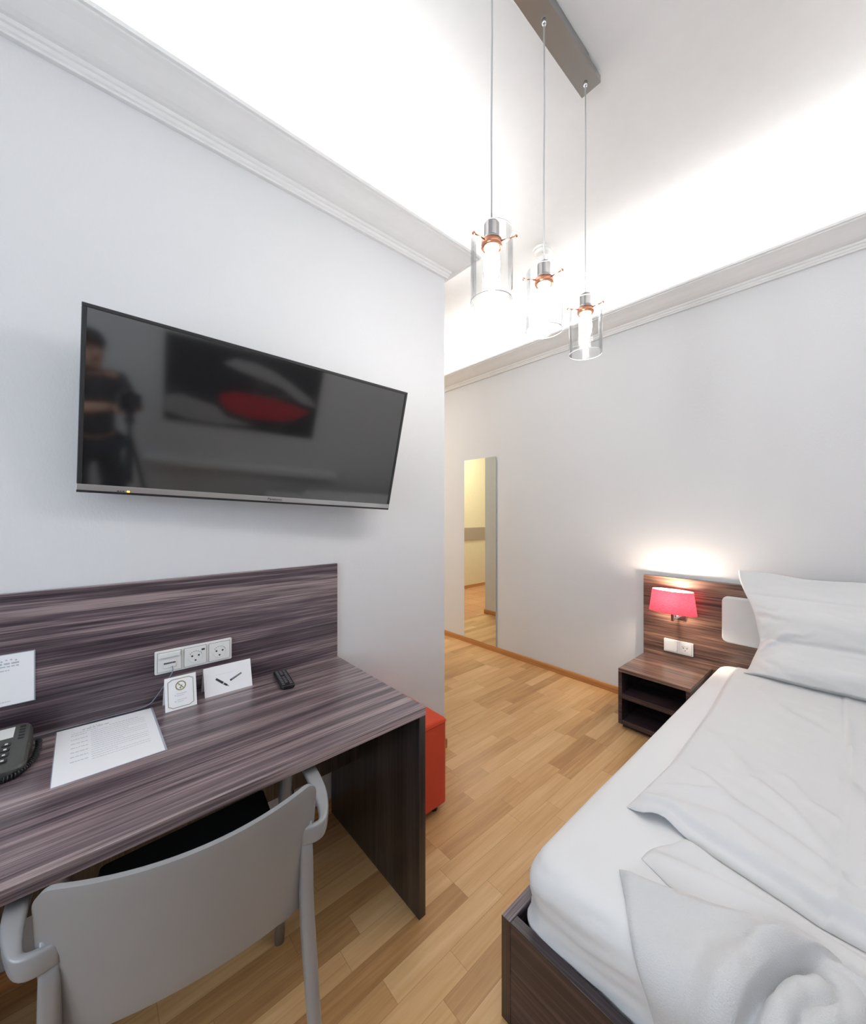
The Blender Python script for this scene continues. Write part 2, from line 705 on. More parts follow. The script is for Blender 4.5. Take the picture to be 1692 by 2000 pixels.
# ------------------------------------------------------------------ desk
dk = thing('desk', 'dark striped wood desk with tall back panel against the wall under the television', 'desk', (.1, 1.4, 0))
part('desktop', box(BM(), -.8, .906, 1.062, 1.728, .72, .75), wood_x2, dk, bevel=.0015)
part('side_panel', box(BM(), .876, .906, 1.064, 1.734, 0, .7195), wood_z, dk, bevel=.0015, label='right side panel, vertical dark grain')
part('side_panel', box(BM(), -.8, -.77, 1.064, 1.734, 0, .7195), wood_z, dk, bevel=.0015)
part('back_panel', box(BM(), -.8, .906, 1.728, 1.747, .70, 1.202), wood_x, dk, bevel=.0015)
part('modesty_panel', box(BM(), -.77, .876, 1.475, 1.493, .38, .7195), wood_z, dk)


# ---- sockets
def socket_face(bm_cup, bm_hole, f, u, v, rot=0):
    """round cup with two pin holes and an earth slot; f(u,v,d)->world"""
    n = 28
    rings = []
    for r, d in ((.0215, .0), (.0205, -.006), (.0, -.006)):
        pass
    for r0, r1, d0, d1 in ((.0235, .0222, .0003, .0016), (.0222, .0205, .0016, .0008), (.0205, .0001, .0008, .0008)):
        a = [bm_cup.verts.new(f(u + r0 * math.cos(2 * math.pi * i / n), v + r0 * math.sin(2 * math.pi * i / n), d0)) for i in range(n)]
        b = [bm_cup.verts.new(f(u + r1 * math.cos(2 * math.pi * i / n), v + r1 * math.sin(2 * math.pi * i / n), d1)) for i in range(n)]
        for i in range(n):
            j = (i + 1) % n
            bm_cup.faces.new((a[i], a[j], b[j], b[i]))
    for du, dv, rr in ((-.011, .003, .0035), (.011, .003, .0035), (0, -.014, .0032)):
        lp = [(u + du + rr * math.cos(2 * math.pi * i / 12), v + dv + rr * math.sin(2 * math.pi * i / 12)) for i in range(12)]
        prism(bm_hole, lp, lambda a, b: f(a, b, .0006), lambda a, b: f(a, b, .0013))
    # rim arc
    arc = []
    for i in range(15):
        a = R(20 + 140 * i / 14)
        arc.append((u + .0222 * math.cos(a), v + .0222 * math.sin(a)))
    for (a0, b0), (a1, b1) in zip(arc[::2], arc[1::2]):
        lp = [(a0, b0), (a1, b1), (a1 - (a1 - u) * .07, b1 - (b1 - v) * .07), (a0 - (a0 - u) * .07, b0 - (b0 - v) * .07)]
        prism(bm_hole, lp, lambda a, b: f(a, b, .0010), lambda a, b: f(a, b, .0019))


sk = thing('power_outlet', 'white triple wall socket with network port set in the desk back panel', 'power outlet', (.3035, 1.728, .90))
F = lambda d: (lambda a, b: (a, 1.728 - d, b))
bm = prism(BM(), rrect(.176, .431, .858, .942, .004, 3), F(0), F(.009))
part('cover_frame', bm, white_pl, sk, bevel=.0015)
for k in range(3):
    u0 = .1845 + k * .0825
    bm = box(BM(), u0, u0 + .0725, 1.728 - .0135, 1.728 - .009, .866, .934)
    part('gap_shade', box(BM(), u0 - .0012, u0 + .0737, 1.728 - .0096, 1.728 - .0091, .8648, .9352), gap_shade_m, sk)  # thin grey sheet that paints the shaded gap round the insert
    pl = part('insert_plate', bm, white_pl, sk, bevel=.001)
    f = lambda u, v, d: (u, 1.728 - .0137 - d, v)
    if k > 0:
        cup, hole = BM(), BM()
        socket_face(cup, hole, f, u0 + .036, .899)
        part('socket_cup', cup, white_pl, pl, smooth=False)
        part('pin_holes', hole, ink_dark, pl)
    if k == 1:
        part('switch_mark', box(BM(), u0 + .056, u0 + .067, 1.728 - .0150, 1.728 - .0138, .918, .924), ink_dark, pl)
    if k == 0:
        part('hinged_flap', box(BM(), u0 + .004, u0 + .068, 1.728 - .022, 1.728 - .0137, .918, .932), white_pl, pl, bevel=.001)
        part('network_port', box(BM(), u0 + .016, u0 + .056, 1.728 - .0165, 1.728 - .0137, .878, .900), white_pl, pl, bevel=.001)
        bm = BM()
        for i in range(8):
            box(bm, u0 + .018 + i * .0046, u0 + .0212 + i * .0046, 1.728 - .0172, 1.728 - .0166, .8925, .8985)
        part('port_contacts', bm, ink_dark, pl)

# network cable
pts = []
ctrl = [(.228, 1.706, .884), (.226, 1.69, .868), (.214, 1.692, .845), (.198, 1.70, .815), (.18, 1.71, .785), (.162, 1.717, .762), (.13, 1.7195, .7535), (.06, 1.7195, .7535), (-.02, 1.7195, .7535), (-.16, 1.7195, .7535), (-.35, 1.7195, .7535)]


def catmull(P, n=6):
    P = [Vector(p) for p in P]
    P = [P[0]] + P + [P[-1]]
    out = []
    for i in range(1, len(P) - 2):
        for k in range(n):
            t = k / n
            a, b, c, d = P[i - 1], P[i], P[i + 1], P[i + 2]
            out.append(.5 * ((2 * b) + (c - a) * t + (2 * a - 5 * b + 4 * c - d) * t * t + (3 * b - a - 3 * c + d) * t ** 3))
    out.append(P[-2])
    return out


cb = part('network_cable', tube(BM(), catmull(ctrl), .0017, 8), cable_m, smooth=True)
tag(cb, 'thin grey-blue cable hanging from the triple socket down to the desk edge', 'cable')
cb = part('power_cable', tube(BM(), catmull([(.70, 1.735, .69), (.70, 1.738, .5), (.695, 1.738, .25), (.67, 1.725, .07), (.62, 1.70, .0045), (.5, 1.69, .0045)]), .004, 8), black_pl, smooth=True)
tag(cb, 'black power cable running down the wall under the desk', 'cable')

# ---- sign on the back panel
sg = thing('information_sign', 'white printed hotel information sheet in a clear sleeve on the desk back panel', 'sign', (-.27, 1.727, .94))
part('sleeve', box(BM(), -.42, -.127, 1.7255, 1.728, .865, 1.021), acrylic, sg)
part('sheet', box(BM(), -.415, -.130, 1.7245, 1.7255, .867, 1.019), paper_m, sg)
bm = BM()


def star(bm, u, v, r, f0, f1):
    lp = [(u + (r if i % 2 == 0 else r * .45) * math.sin(math.pi * i / 5), v + (r if i % 2 == 0 else r * .45) * math.cos(math.pi * i / 5)) for i in range(10)]
    prism(bm, lp, f0, f1)


def dashes(bm, u0, u1, v, h, f0, f1, rnd, gap=.35):
    """one line of small print"""
    u = u0
    while u < u1:
        w = h * rnd.uniform(1.2, 4.5)
        w = min(w, u1 - u)
        if w > h * .4:
            prism(bm, [(u, v), (u + w, v), (u + w, v + h), (u, v + h)], f0, f1)
        u += w + h * .7


rnd = random.Random(3)
f0 = lambda a, b: (a, 1.7245, b)
f1 = lambda a, b: (a, 1.7240, b)
for i in range(4):
    star(bm, -.198 + i * .010, 1.0005 + (.003 if i in (1, 2) else 0), .0035, f0, f1)
dashes(bm, -.225, -.158, .990, .005, f0, f1, rnd)
dashes(bm, -.218, -.162, .982, .0035, f0, f1, rnd)
dashes(bm, -.23, -.182, .971, .0025, f0, f1, rnd)
dashes(bm, -.24, -.18, .8775, .0018, f0, f1, rnd)
part('letterhead_print', bm, ink, sg)
bm = BM()
for j in range(7):
    dashes(bm, -.40, -.25, .955 - j * .010, .0022, f0, f1, rnd)
part('print', bm, ink, sg)

# ---- sheet on the desk
lt = thing('letter_sheet', 'white laminated information letter lying flat on the desk beside the telephone', 'paper', (.045, 1.54, .75))
LQ = [Vector((-.074, 1.374, 0)), Vector((.166, 1.376, 0)), Vector((.163, 1.707, 0)), Vector((-.078, 1.715, 0))]


def lq(u, v, z):
    a = LQ[0].lerp(LQ[1], u)
    b = LQ[3].lerp(LQ[2], u)
    p = a.lerp(b, v)
    return (p.x, p.y, z)


part('laminate', prism(BM(), [(-.008, -.008), (1.022, -.008), (1.022, 1.0), (-.008, 1.0)], lambda a, b: lq(a, b, .7501), lambda a, b: lq(a, b, .7506)), acrylic, lt)
part('sheet', prism(BM(), [(0, 0), (1, 0), (1, .99), (0, .99)], lambda a, b: lq(a, b, .7506), lambda a, b: lq(a, b, .7512)), paper_m, lt)
bm = BM()
f0 = lambda a, b: lq(a, b, .7512)
f1 = lambda a, b: lq(a, b, .7515)
for i in range(4):
    star(bm, .33 + i * .03, .925, .011, f0, f1)
dashes(bm, .25, .52, .885, .017, f0, f1, rnd)
dashes(bm, .14, .40, .845, .008, f0, f1, rnd)
dashes(bm, .52, .84, .845, .010, f0, f1, rnd)
part('letterhead_print', bm, ink, lt)
bm = BM()
vv = .80
for j in range(14):
    ends = .9 if j % 4 < 3 else rnd.uniform(.5, .8)
    dashes(bm, .14, .30 if j in (0, 2, 4, 6, 8, 10, 12) else .14 + .001, vv, .010, f0, f1, rnd)
    dashes(bm, .33, ends, vv, .0065, f0, f1, rnd)
    vv -= .042
part('print', bm, ink, lt)


# ---- tent cards
def tent(name, label, x0, x1, yf, yt, yb, zt):
    t = thing(name, label, 'card', ((x0 + x1) / 2, (yf + yb) / 2, .75))
    bm = BM()
    th = .0007
    loft(bm, [[(x, yf, .7502), (x, yt, zt), (x, yt, zt - .004), (x, yf + .0012, .7502)] for x in (x0, x1)])
    part('front_leaf', bm, paper_m, t)
    bm = BM()
    loft(bm, [[(x, yb, .7502), (x, yt, zt), (x, yt, zt - .004), (x, yb - .0012, .7502)] for x in (x0, x1)])
    part('back_leaf', bm, paper_m, t)
    nrm = Vector((0, -(zt - .75), (yt - yf))).normalized()

    def f(u, v, d):
        p = Vector((x0 + (x1 - x0) * u, yf + (yt - yf) * v, .7502 + (zt - .7502) * v)) + nrm * d
        return tuple(p)
    return t, f


t, f = tent('tent_card', 'folded white no smoking card with gold border standing on the desk', .197, .293, 1.629, 1.655, 1.70, .860)
asp = .096 / .113
bm = BM()
f0 = lambda a, b: f(a, b, .0001)
f1 = lambda a, b: f(a, b, .0005)
# double chamfered border line
out_ = [(.22, .07), (.78, .07), (.82, .10), (.90, .13), (.90, .86), (.82, .89), (.78, .92), (.22, .92), (.18, .89), (.10, .86), (.10, .13), (.18, .10)]
for k in range(12):
    a, b = out_[k], out_[(k + 1) % 12]
    dx, dy = b[0] - a[0], (b[1] - a[1])
    l = math.hypot(dx, dy)
    nx, ny = -dy / l * .009, dx / l * .009
    prism(bm, [(a[0] - nx, a[1] - ny), (b[0] - nx, b[1] - ny), (b[0] + nx, b[1] + ny), (a[0] + nx, a[1] + ny)], f0, f1)
part('border_print', bm, gold_ink, t)
bm = BM()
n = 32
cx, cy, r1, r2 = .5, .70, .17, .135
for i in range(n):
    a0, a1 = 2 * math.pi * i / n, 2 * math.pi * (i + 1) / n
    prism(bm, [(cx + r2 * math.cos(a0), cy + r2 * asp * math.sin(a0)), (cx + r1 * math.cos(a0), cy + r1 * asp * math.sin(a0)),
               (cx + r1 * math.cos(a1), cy + r1 * asp * math.sin(a1)), (cx + r2 * math.cos(a1), cy + r2 * asp * math.sin(a1))], f0, f1)
s = .1
prism(bm, [(cx - s - .012, cy + s * asp), (cx - s + .012, cy + s * asp + .014), (cx + s + .012, cy - s * asp), (cx + s - .012, cy - s * asp - .014)], f0, lambda a, b: f(a, b, .0007))
prism(bm, [(cx - .05, cy - .07), (cx - .03, cy - .085), (cx + .06, cy + .01), (cx + .04, cy + .025)], f0, f1)
prism(bm, [(cx - .02, cy - .09), (cx + .01, cy - .10), (cx + .02, cy - .06), (cx - .01, cy - .05)], f0, f1)
part('no_smoking_symbol', bm, gold_ink, t)
bm = BM()
dashes(bm, .30, .34, .42, .022, f0, f1, rnd)
dashes(bm, .37, .68, .455, .014, f0, f1, rnd)
dashes(bm, .37, .60, .40, .012, f0, f1, rnd)
dashes(bm, .30, .36, .24, .018, f0, f1, rnd)
dashes(bm, .38, .68, .275, .014, f0, f1, rnd)
dashes(bm, .38, .58, .22, .012, f0, f1, rnd)
part('print', bm, ink, t)

t, f = tent('tent_card', 'wide folded white card printed with a fountain pen standing on the desk', .324, .493, 1.660, 1.690, 1.7265, .851)
bm = BM()
f0 = lambda a, b: f(a, b, .0001)
f1 = lambda a, b: f(a, b, .0006)
f2 = lambda a, b: f(a, b, .0009)


def bar(bm, ax, ay, bx, by, w0, w1, g0=f0, g1=f1):
    asx = 1.66
    dx, dy = (bx - ax) * asx, by - ay
    l = math.hypot(dx, dy)
    nx, ny = -dy / l / asx, dx / l
    prism(bm, [(ax - nx * w0, ay - ny * w0), (bx - nx * w1, by - ny * w1), (bx + nx * w1, by + ny * w1), (ax + nx * w0, ay + ny * w0)], g0, g1)


bar(bm, .24, .56, .38, .36, .035, .04)
bar(bm, .40, .33, .46, .25, .035, .030)
bar(bm, .46, .25, .50, .20, .022, .004)
bar(bm, .53, .39, .78, .56, .034, .026)
part('pen_print', bm, ink_dark, t)
bm = BM()
bar(bm, .385, .35, .40, .33, .042, .042, f1, f2)
bar(bm, .56, .415, .77, .558, .011, .008, f1, f2)
bar(bm, .46, .25, .495, .205, .010, .002, f1, f2)
part('highlight_print', bm, silver, t)
bm = BM()
dashes(bm, .24, .6, .68, .01, f0, f1, rnd)
part('print', bm, plain('pale_print', (.7, .7, .74), .7), t)

# ---- remote control
rm = thing('remote_control', 'small black remote control lying on the desk near the back panel', 'remote control', (.603, 1.622, .75), R(-9))
bm = BM()
lp = rrect(-.027, .027, -.098, .080, .012, 5)
loft(bm, [[(x * .9, y * .97, .0005) for x, y in lp], [(x, y, .006) for x, y in lp], [(x, y, .013) for x, y in lp], [(x * .92, y * .985, .017) for x, y in lp]])
part('body', bm, black_pl, rm, local=True, smooth=False, bevel=.001)
for i in range(9):
    for j in range(3):
        if i in (0, 5) and j == 1:
            continue
        bm = BM()
        prism(bm, rrect(-.020 + j * .0145, -.010 + j * .0145, -.083 + i * .0175, -.074 + i * .0175, .003, 3),
              lambda a, b: (a, b, .0168), lambda a, b: (a, b, .0186))
        part('button', bm, plain('button_grey', (.16, .16, .17), .4) if (i + j) == 0 else bpy.data.materials['button_grey'], rm, local=True)

# ---- telephone
ph = thing('telephone', 'dark grey corded desk telephone with white display at the left edge of the desk', 'telephone', (-.24, 1.6, .75))
bm = BM()
lp = rrect(-.36, -.128, 1.495, 1.702, .025, 6)


def phz(y, t):
    return .7502 + t * (.028 + .035 * (y - 1.495) / .207)


loft(bm, [[(x, y, .7502) for x, y in lp], [(x, y, phz(y, .75)) for x, y in lp],
          [(-.244 + (x + .244) * .965, 1.5985 + (y - 1.5985) * .965, phz(y, 1)) for x, y in lp]])
part('body', bm, phone_m, ph, bevel=.002)
pf = lambda u, v, d: (u, v, phz(v, 1) + d)
bm = prism(BM(), [(-.27, 1.635), (-.165, 1.635), (-.165, 1.685), (-.27, 1.685)], lambda a, b: pf(a, b, -.001), lambda a, b: pf(a, b, .0012))
part('display', bm, lcd_m, ph)
for i in range(4):
    for j in range(4):
        u, v = -.262 + j * .026, 1.525 + i * .024
        k = part('key', prism(BM(), rrect(u, u + .018, v, v + .014, .004, 3), lambda a, b: pf(a, b, -.001), lambda a, b: pf(a, b, .003)), key_m, ph, bevel=.0007)
        bm = BM()
        prism(bm, [(u + .006, v + .004), (u + .012, v + .004), (u + .012, v + .010), (u + .006, v + .010)], lambda a, b: pf(a, b, .003), lambda a, b: pf(a, b, .0034))
        part('digit', bm, lcd_m, k)
for i in range(5):
    part('function_key', prism(BM(), rrect(-.155, -.142, 1.62 + i * .014, 1.626 + i * .014, .002, 3), lambda a, b: pf(a, b, -.001), lambda a, b: pf(a, b, .002)), key_m, ph)
bm = BM()
loft(bm, [[(-.35, y, z0), (-.29, y, z0), (-.29, y, z0 + h), (-.32, y, z0 + h + .008), (-.35, y, z0 + h)] for y, z0, h in
          ((1.50, .80, .012), (1.52, .79, .03), (1.55, .80, .028), (1.60, .815, .022), (1.65, .82, .028), (1.68, .815, .03), (1.70, .825, .012))])
part('handset', bm, key_m, ph, bevel=.004)
# coiled cord
base = catmull([(-.1155, 1.665, .759), (-.113, 1.62, .759), (-.116, 1.575, .759), (-.125, 1.53, .759), (-.142, 1.497, .759), (-.168, 1.480, .759), (-.2, 1.470, .759), (-.25, 1.462, .759), (-.31, 1.46, .759)], 40)
pts = []
s = 0
for i, p in enumerate(base):
    t = (base[min(i + 1, len(base) - 1)] - base[max(i - 1, 0)]).normalized()
    a = t.cross(Vector((0, 0, 1))).normalized()
    if i:
        s += (p - base[i - 1]).length
    ang = 2 * math.pi * s / .0072
    pts.append(p + a * .0062 * math.cos(ang) + Vector((0, 0, 1)) * .0062 * math.sin(ang))
part('coiled_cord', tube(BM(), pts, .0021, 5), black_pl, ph, smooth=True)

# ------------------------------------------------------------------ television
TL, TR = Vector((-.0184, 1.5250, 2.0637)), Vector((1.1215, 1.4459, 2.0135))
BR, BL = Vector((1.1079, 1.5851, 1.4629)), Vector((-.0320, 1.6642, 1.5129))
ux = (TR - TL).normalized()
uz = (TL - BL).normalized()
uy = uz.cross(ux).normalized()   # away from the room
uz = ux.cross(uy).normalized()
Wt, Ht = (TR - TL).length, (TL - BL).length
ctr = (TL + TR + BR + BL) / 4
Mtv = Matrix((( ux.x, uy.x, uz.x, ctr.x), (ux.y, uy.y, uz.y, ctr.y), (ux.z, uy.z, uz.z, ctr.z), (0, 0, 0, 1)))
tv = thing('television', 'black flat television tilted forward on the wall above the desk', 'television', matrix=Mtv)
w, h = Wt / 2, Ht / 2
b = .011
bm = BM()
box(bm, -w, w, .0, .028, h - b, h)
box(bm, -w, -w + b * 1.1, .0, .028, -h + .028, h - b)
box(bm, w - b * .9, w, .0, .028, -h + .028, h - b)
part('bezel', bm, tv_frame_m, tv, local=True, bevel=.0015)
part('screen', box(BM(), -w + b, w - b, .004, .012, -h + .024, h - b), tv_screen_m, tv, local=True)
part('back_cover', box(BM(), -w + .002, w - .002, .012, .030, -h + .004, h - .002), black_pl, tv, local=True, bevel=.002)
part('back_housing', box(BM(), -w * .6, w * .6, .030, .055, -h * .55, h * .3), black_pl, tv, local=True, bevel=.006)
part('bottom_strip', box(BM(), -w, w, -.001, .026, -h + .008, -h + .027), silver, tv, local=True, bevel=.001)
part('lower_lip', box(BM(), -w, w, .002, .026, -h, -h + .008), tv_frame_m, tv, local=True)
part('standby_light', box(BM(), -w + .126, -w + .133, -.0025, -.001, -h + .009, -h + .014), led_orange, tv, local=True)
bm = text_mesh('Panasonic', .0145)
bmesh.ops.transform(bm, matrix=Matrix.Translation((.03, -.0014, -h + .0175)) @ Matrix.Rotation(R(90), 4, 'X'), verts=bm.verts)
part('maker_lettering', bm, ink_dark, tv, local=True)
bm = BM()
dashes(bm, -w + .10, -w + .121, -h + .010, .003, lambda a, b_: (a, -.001, b_), lambda a, b_: (a, -.0016, b_), rnd)
part('indicator_print', bm, ink_dark, tv, local=True)
# wall bracket
bm = BM()
box(bm, .50, .62, 1.7375, 1.7479, 1.66, 1.86)
box(bm, .54, .58, 1.62, 1.74, 1.74, 1.78)
part('wall_bracket', bm, black_pl, tv, bevel=.002)

# ------------------------------------------------------------------ chair
CH = Matrix.Translation((.169, .926, 0)) @ Matrix.Rotation(-math.atan2(.117, .993), 4, 'Z')
ch = thing('armchair', 'white plastic armchair with black seat pad pushed up to the desk', 'chair', matrix=CH)


def back_pt(s, v, side):
    """s -1..1 across, v 0..1 up, side 0 front / 1 rear face"""
    zb = .475 + .035 * (1 - s * s)
    q = max(0, (abs(s) - .88) / .12)
    zt = .80 - .030 * (1 - math.sqrt(max(0, 1 - q * q)))
    z = zb + (zt - zb) * v
    hw = .236 + .006 * v
    x = s * hw
    y = -.07 * (1 - s * s) + .045 * (1 - v)
    th = .006
    n = Vector((-2 * .07 * s / .24 * .9, 1, 0)).normalized()
    p = Vector((x, y, z)) + n * (th if side == 0 else -th)
    return p


bm = BM()
nu, nv = 80, 14
A = grid(bm, nu, nv, lambda a, c: back_pt(math.sin((a - .5) * math.pi), c, 0))
B = grid(bm, nu, nv, lambda a, c: back_pt(math.sin((a - .5) * math.pi), c, 1))
for i in range(nu):
    bm.faces.new((A[i][0], A[i + 1][0], B[i + 1][0], B[i][0]))
    bm.faces.new((A[i][nv], A[i + 1][nv], B[i + 1][nv], B[i][nv]))
for j in range(nv):
    bm.faces.new((A[0][j], A[0][j + 1], B[0][j + 1], B[0][j]))
    bm.faces.new((A[nu][j], A[nu][j + 1], B[nu][j + 1], B[nu][j]))
part('backrest', bm, white_plastic, ch, local=True, smooth=True, bevel=.004, seg=3)


def legloop(cx, cy, wx, wy, z, n=12):
    return [(cx + a, cy + c, z) for a, c in rrect(-wx / 2, wx / 2, -wy / 2, wy / 2, min(wx, wy) * .38, 3)]


for sx in (-1, 1):
    bm = BM()
    loft(bm, [legloop(sx * .224, .006, .026, .008, .70), legloop(sx * .224, .004, .030, .020, .62), legloop(sx * .225, .010, .032, .034, .53),
              legloop(sx * .228, .010, .033, .040, .45), legloop(sx * .236, -.012, .031, .036, .25), legloop(sx * .248, -.045, .028, .030, 0)])
    part('leg', bm, white_plastic, ch, local=True, smooth=True)
    bm = BM()
    loft(bm, [legloop(sx * .285, .40, .034, .036, .675), legloop(sx * .275, .415, .038, .040, .5), legloop(sx * .268, .425, .036, .038, .25), legloop(sx * .262, .435, .030, .032, 0)])
    part('leg', bm, white_plastic, ch, local=True, smooth=True)
    # arm: a broad strip that leaves the back post, loops outward and runs forward
    path = [(.212, .004, .684), (.240, .0, .682), (.262, .006, .682), (.274, .028, .687), (.284, .07, .690), (.290, .12, .690), (.293, .20, .690), (.290, .30, .690), (.284, .37, .686), (.282, .405, .675)]
    path = [Vector((sx * x, y, z)) for x, y, z in path]
    path = catmull(path, 4)
    secs = []
    for i, p in enumerate(path):
        t = (path[min(i + 1, len(path) - 1)] - path[max(i - 1, 0)]).normalized()
        a = t.cross(Vector((0, 0, 1))).normalized()
        q = i / (len(path) - 1)
        hh = .024 * (1 - sstep(.15, .45, q)) + .009
        ww = .008 + .010 * sstep(.15, .6, q)
        lp = rrect(-ww, ww, -hh, .010, .006, 3)
        secs.append([tuple(p + a * c + Vector((0, 0, d))) for c, d in lp])
    bm = BM()
    loft(bm, secs)
    part('armrest', bm, white_plastic, ch, local=True, smooth=True)
bm = BM()
prism(bm, rrect(-.225, .225, .075, .48, .04, 6), lambda a, c: (a, c, .415 - .0), lambda a, c: (a, c, .437))
part('seat', bm, white_plastic, ch, local=True, bevel=.006, seg=3)
bm = BM()
padf = lambda a, c: c + (.035 * a / .225 + .018) * max(0, (c - .08) / .418)
prism(bm, rrect(-.205, .232, .08, .488, .012, 5), lambda a, c: (a, padf(a, c), .4372), lambda a, c: (a, padf(a, c), .466))
part('seat_pad', bm, black_pad, ch, local=True, bevel=.006, seg=3, label='black seat pad')

# ------------------------------------------------------------------ ottoman
ot = thing('ottoman', 'red felt cube stool standing against the wall end beside the desk', 'stool', (1.12, 1.56, 0))
bm = BM()
prism(bm, rrect(.935, 1.307, 1.375, 1.728, .018, 5), lambda a, c: (a, c, .036), lambda a, c: (a, c, .45))
part('cushion_body', bm, red_felt, ot, bevel=.012, seg=3)
for x, y in ((.97, 1.42), (1.26, 1.42), (.97, 1.69), (1.26, 1.69)):
    part('foot', lathe(BM(), [(0, .0005), (.018, .0005), (.022, .037), (0, .037)], (x, y, 0), 16), black_pl, ot)
# piping seam round the top
lp = rrect(.933, 1.309, 1.373, 1.730, .018, 5)
part('seam', tube(BM(), [(a, c, .436) for a, c in lp + [lp[0]]], .0016, 6), red_felt, ot, smooth=True)

# ------------------------------------------------------------------ mirror
mr = thing('wall_mirror', 'tall narrow frameless mirror standing on the baseboard against the grey wall', 'mirror', (3.17, 2.815, .06))
part('backing', box(BM(), 3.172, 3.1795, 2.60, 3.04, .062, 2.035), mirror_edge, mr)
part('mirror_glass', box(BM(), 3.166, 3.172, 2.592, 3.046, .058, 2.041), mirror_m, mr, bevel=.001)

# ------------------------------------------------------------------ headboard, nightstand
hb = thing('headboard', 'dark striped wooden headboard panel on the wall behind the bed', 'headboard', (3.16, .3, 0))
part('panel', box(BM(), 3.142, 3.1795, -.80, 1.145, .05, .984), wood_y, hb, bevel=.0015)
bm = BM()
prism(bm, rrect(.605, .905, -.60, .652, .035, 6), lambda a, c: (3.142, c, a), lambda a, c: (3.10, c, a))
part('cushion', bm, bolster_m, hb, bevel=.012, seg=4, label='white padded headboard cushion with rounded corners')

ns = thing('nightstand', 'dark wooden open nightstand with two shelves between the wall and the bed', 'nightstand', (2.9, .92, 0))
nx0, nx1, ny0, ny1 = 2.671, 3.140, .712, 1.133
part('top', box(BM(), nx0, nx1, ny0, ny1, .381, .403), wood_y, ns, bevel=.0012)
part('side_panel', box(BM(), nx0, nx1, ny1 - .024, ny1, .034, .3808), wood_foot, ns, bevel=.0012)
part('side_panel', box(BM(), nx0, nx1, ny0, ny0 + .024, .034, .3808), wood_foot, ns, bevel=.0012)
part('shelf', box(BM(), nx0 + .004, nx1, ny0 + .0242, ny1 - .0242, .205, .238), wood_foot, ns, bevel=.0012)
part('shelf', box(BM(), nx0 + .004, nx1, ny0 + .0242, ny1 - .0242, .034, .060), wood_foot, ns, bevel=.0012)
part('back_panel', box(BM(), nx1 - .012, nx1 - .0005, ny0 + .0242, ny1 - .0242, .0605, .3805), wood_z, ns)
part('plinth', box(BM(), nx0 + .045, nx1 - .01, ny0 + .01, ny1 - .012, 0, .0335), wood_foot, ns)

so = thing('power_outlet', 'white double plate with light switch and socket on the headboard above the nightstand', 'power outlet', (3.14, .91, .49))
F = lambda d: (lambda a, b_: (3.142 - d, a, b_))
part('cover_frame', prism(BM(), rrect(.819, 1.003, .449, .540, .004, 3), F(0), F(.008)), white_pl, so, bevel=.0015)
part('gap_shade', box(BM(), 3.142 - .0086, 3.142 - .0081, .8278, .9052, .4568, .5322), gap_shade_m, so)  # this sheet and the next paint the shade round socket and switch
part('gap_shade', box(BM(), 3.142 - .0086, 3.142 - .0081, .9158, .9932, .4568, .5322), gap_shade_m, so)
pl = part('rocker_switch', prism(BM(), rrect(.917, .992, .458, .531, .003, 3), F(.008), F(.0125)), white_pl, so, bevel=.001)
pl = part('insert_plate', prism(BM(), rrect(.829, .904, .458, .531, .003, 3), F(.008), F(.0115)), white_pl, so, bevel=.001)
cup, hole = BM(), BM()
socket_face(cup, hole, lambda u, v, d: (3.142 - .0117 - d, u, v), .8665, .495)
part('socket_cup', cup, white_pl, pl)
part('pin_holes', hole, ink_dark, pl)

# ---- wall lamp
wl = thing('wall_lamp', 'lit red fabric wall lamp with chrome arm on the headboard above the nightstand', 'lamp', (3.03, .918, .75))
bm = BM()
nS = 48
for (a0, b0, z0, a1, b1, z1, mi) in ((.148, .066, .757, .128, .056, .912, 0), (.146, .064, .7575, .126, .054, .9115, 1)):
    r0 = [bm.verts.new((3.035 + b0 * math.cos(2 * math.pi * i / nS), .918 + a0 * math.sin(2 * math.pi * i / nS), z0)) for i in range(nS)]
    r1 = [bm.verts.new((3.035 + b1 * math.cos(2 * math.pi * i / nS), .918 + a1 * math.sin(2 * math.pi * i / nS), z1)) for i in range(nS)]
    for i in range(nS):
        j = (i + 1) % nS
        fc = bm.faces.new((r0[i], r0[j], r1[j], r1[i]))
        fc.material_index = mi
part('lamp_shade', bm, [shade_m, shade_in], wl, smooth=True)
part('mounting_plate', box(BM(), 3.132, 3.1418, .862, .922, .694, .742), chrome, wl, bevel=.001)
bm = BM()
box(bm, 3.036, 3.131, .904, .922, .706, .722)
box(bm, 3.018, 3.036, .904, .922, .700, .81)
part('arm', bm, chrome, wl, bevel=.001)
part('bulb', lathe(BM(), [(0, 0), (.012, .0), (.012, .02), (.024, .055), (.024, .072), (.012, .092), (0, .096)], (3.031, .918, .81), 20), lamp_bulb_m, wl, smooth=True)

# ------------------------------------------------------------------ bed
bd = thing('bed', 'bed with dark wooden frame and white fitted sheet, foot end nearest the camera', 'bed', (2.0, .0, 0))
bx0, by1, by0 = .888, .705, -.74
part('side_rail', box(BM(), bx0, 3.138, by1 - .030, by1, .0005, .292), wood_x, bd, bevel=.0012)
part('side_rail', box(BM(), bx0, 3.138, by0, by0 + .030, .0005, .292), wood_x, bd, bevel=.0012)
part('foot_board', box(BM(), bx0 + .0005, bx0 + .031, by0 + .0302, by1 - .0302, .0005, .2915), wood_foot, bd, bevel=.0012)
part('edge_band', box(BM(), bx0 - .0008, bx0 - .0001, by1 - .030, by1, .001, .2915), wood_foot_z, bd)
part('slat_base', box(BM(), bx0 + .035, 3.13, by0 + .035, by1 - .035, .15, .20), wood_z, bd)
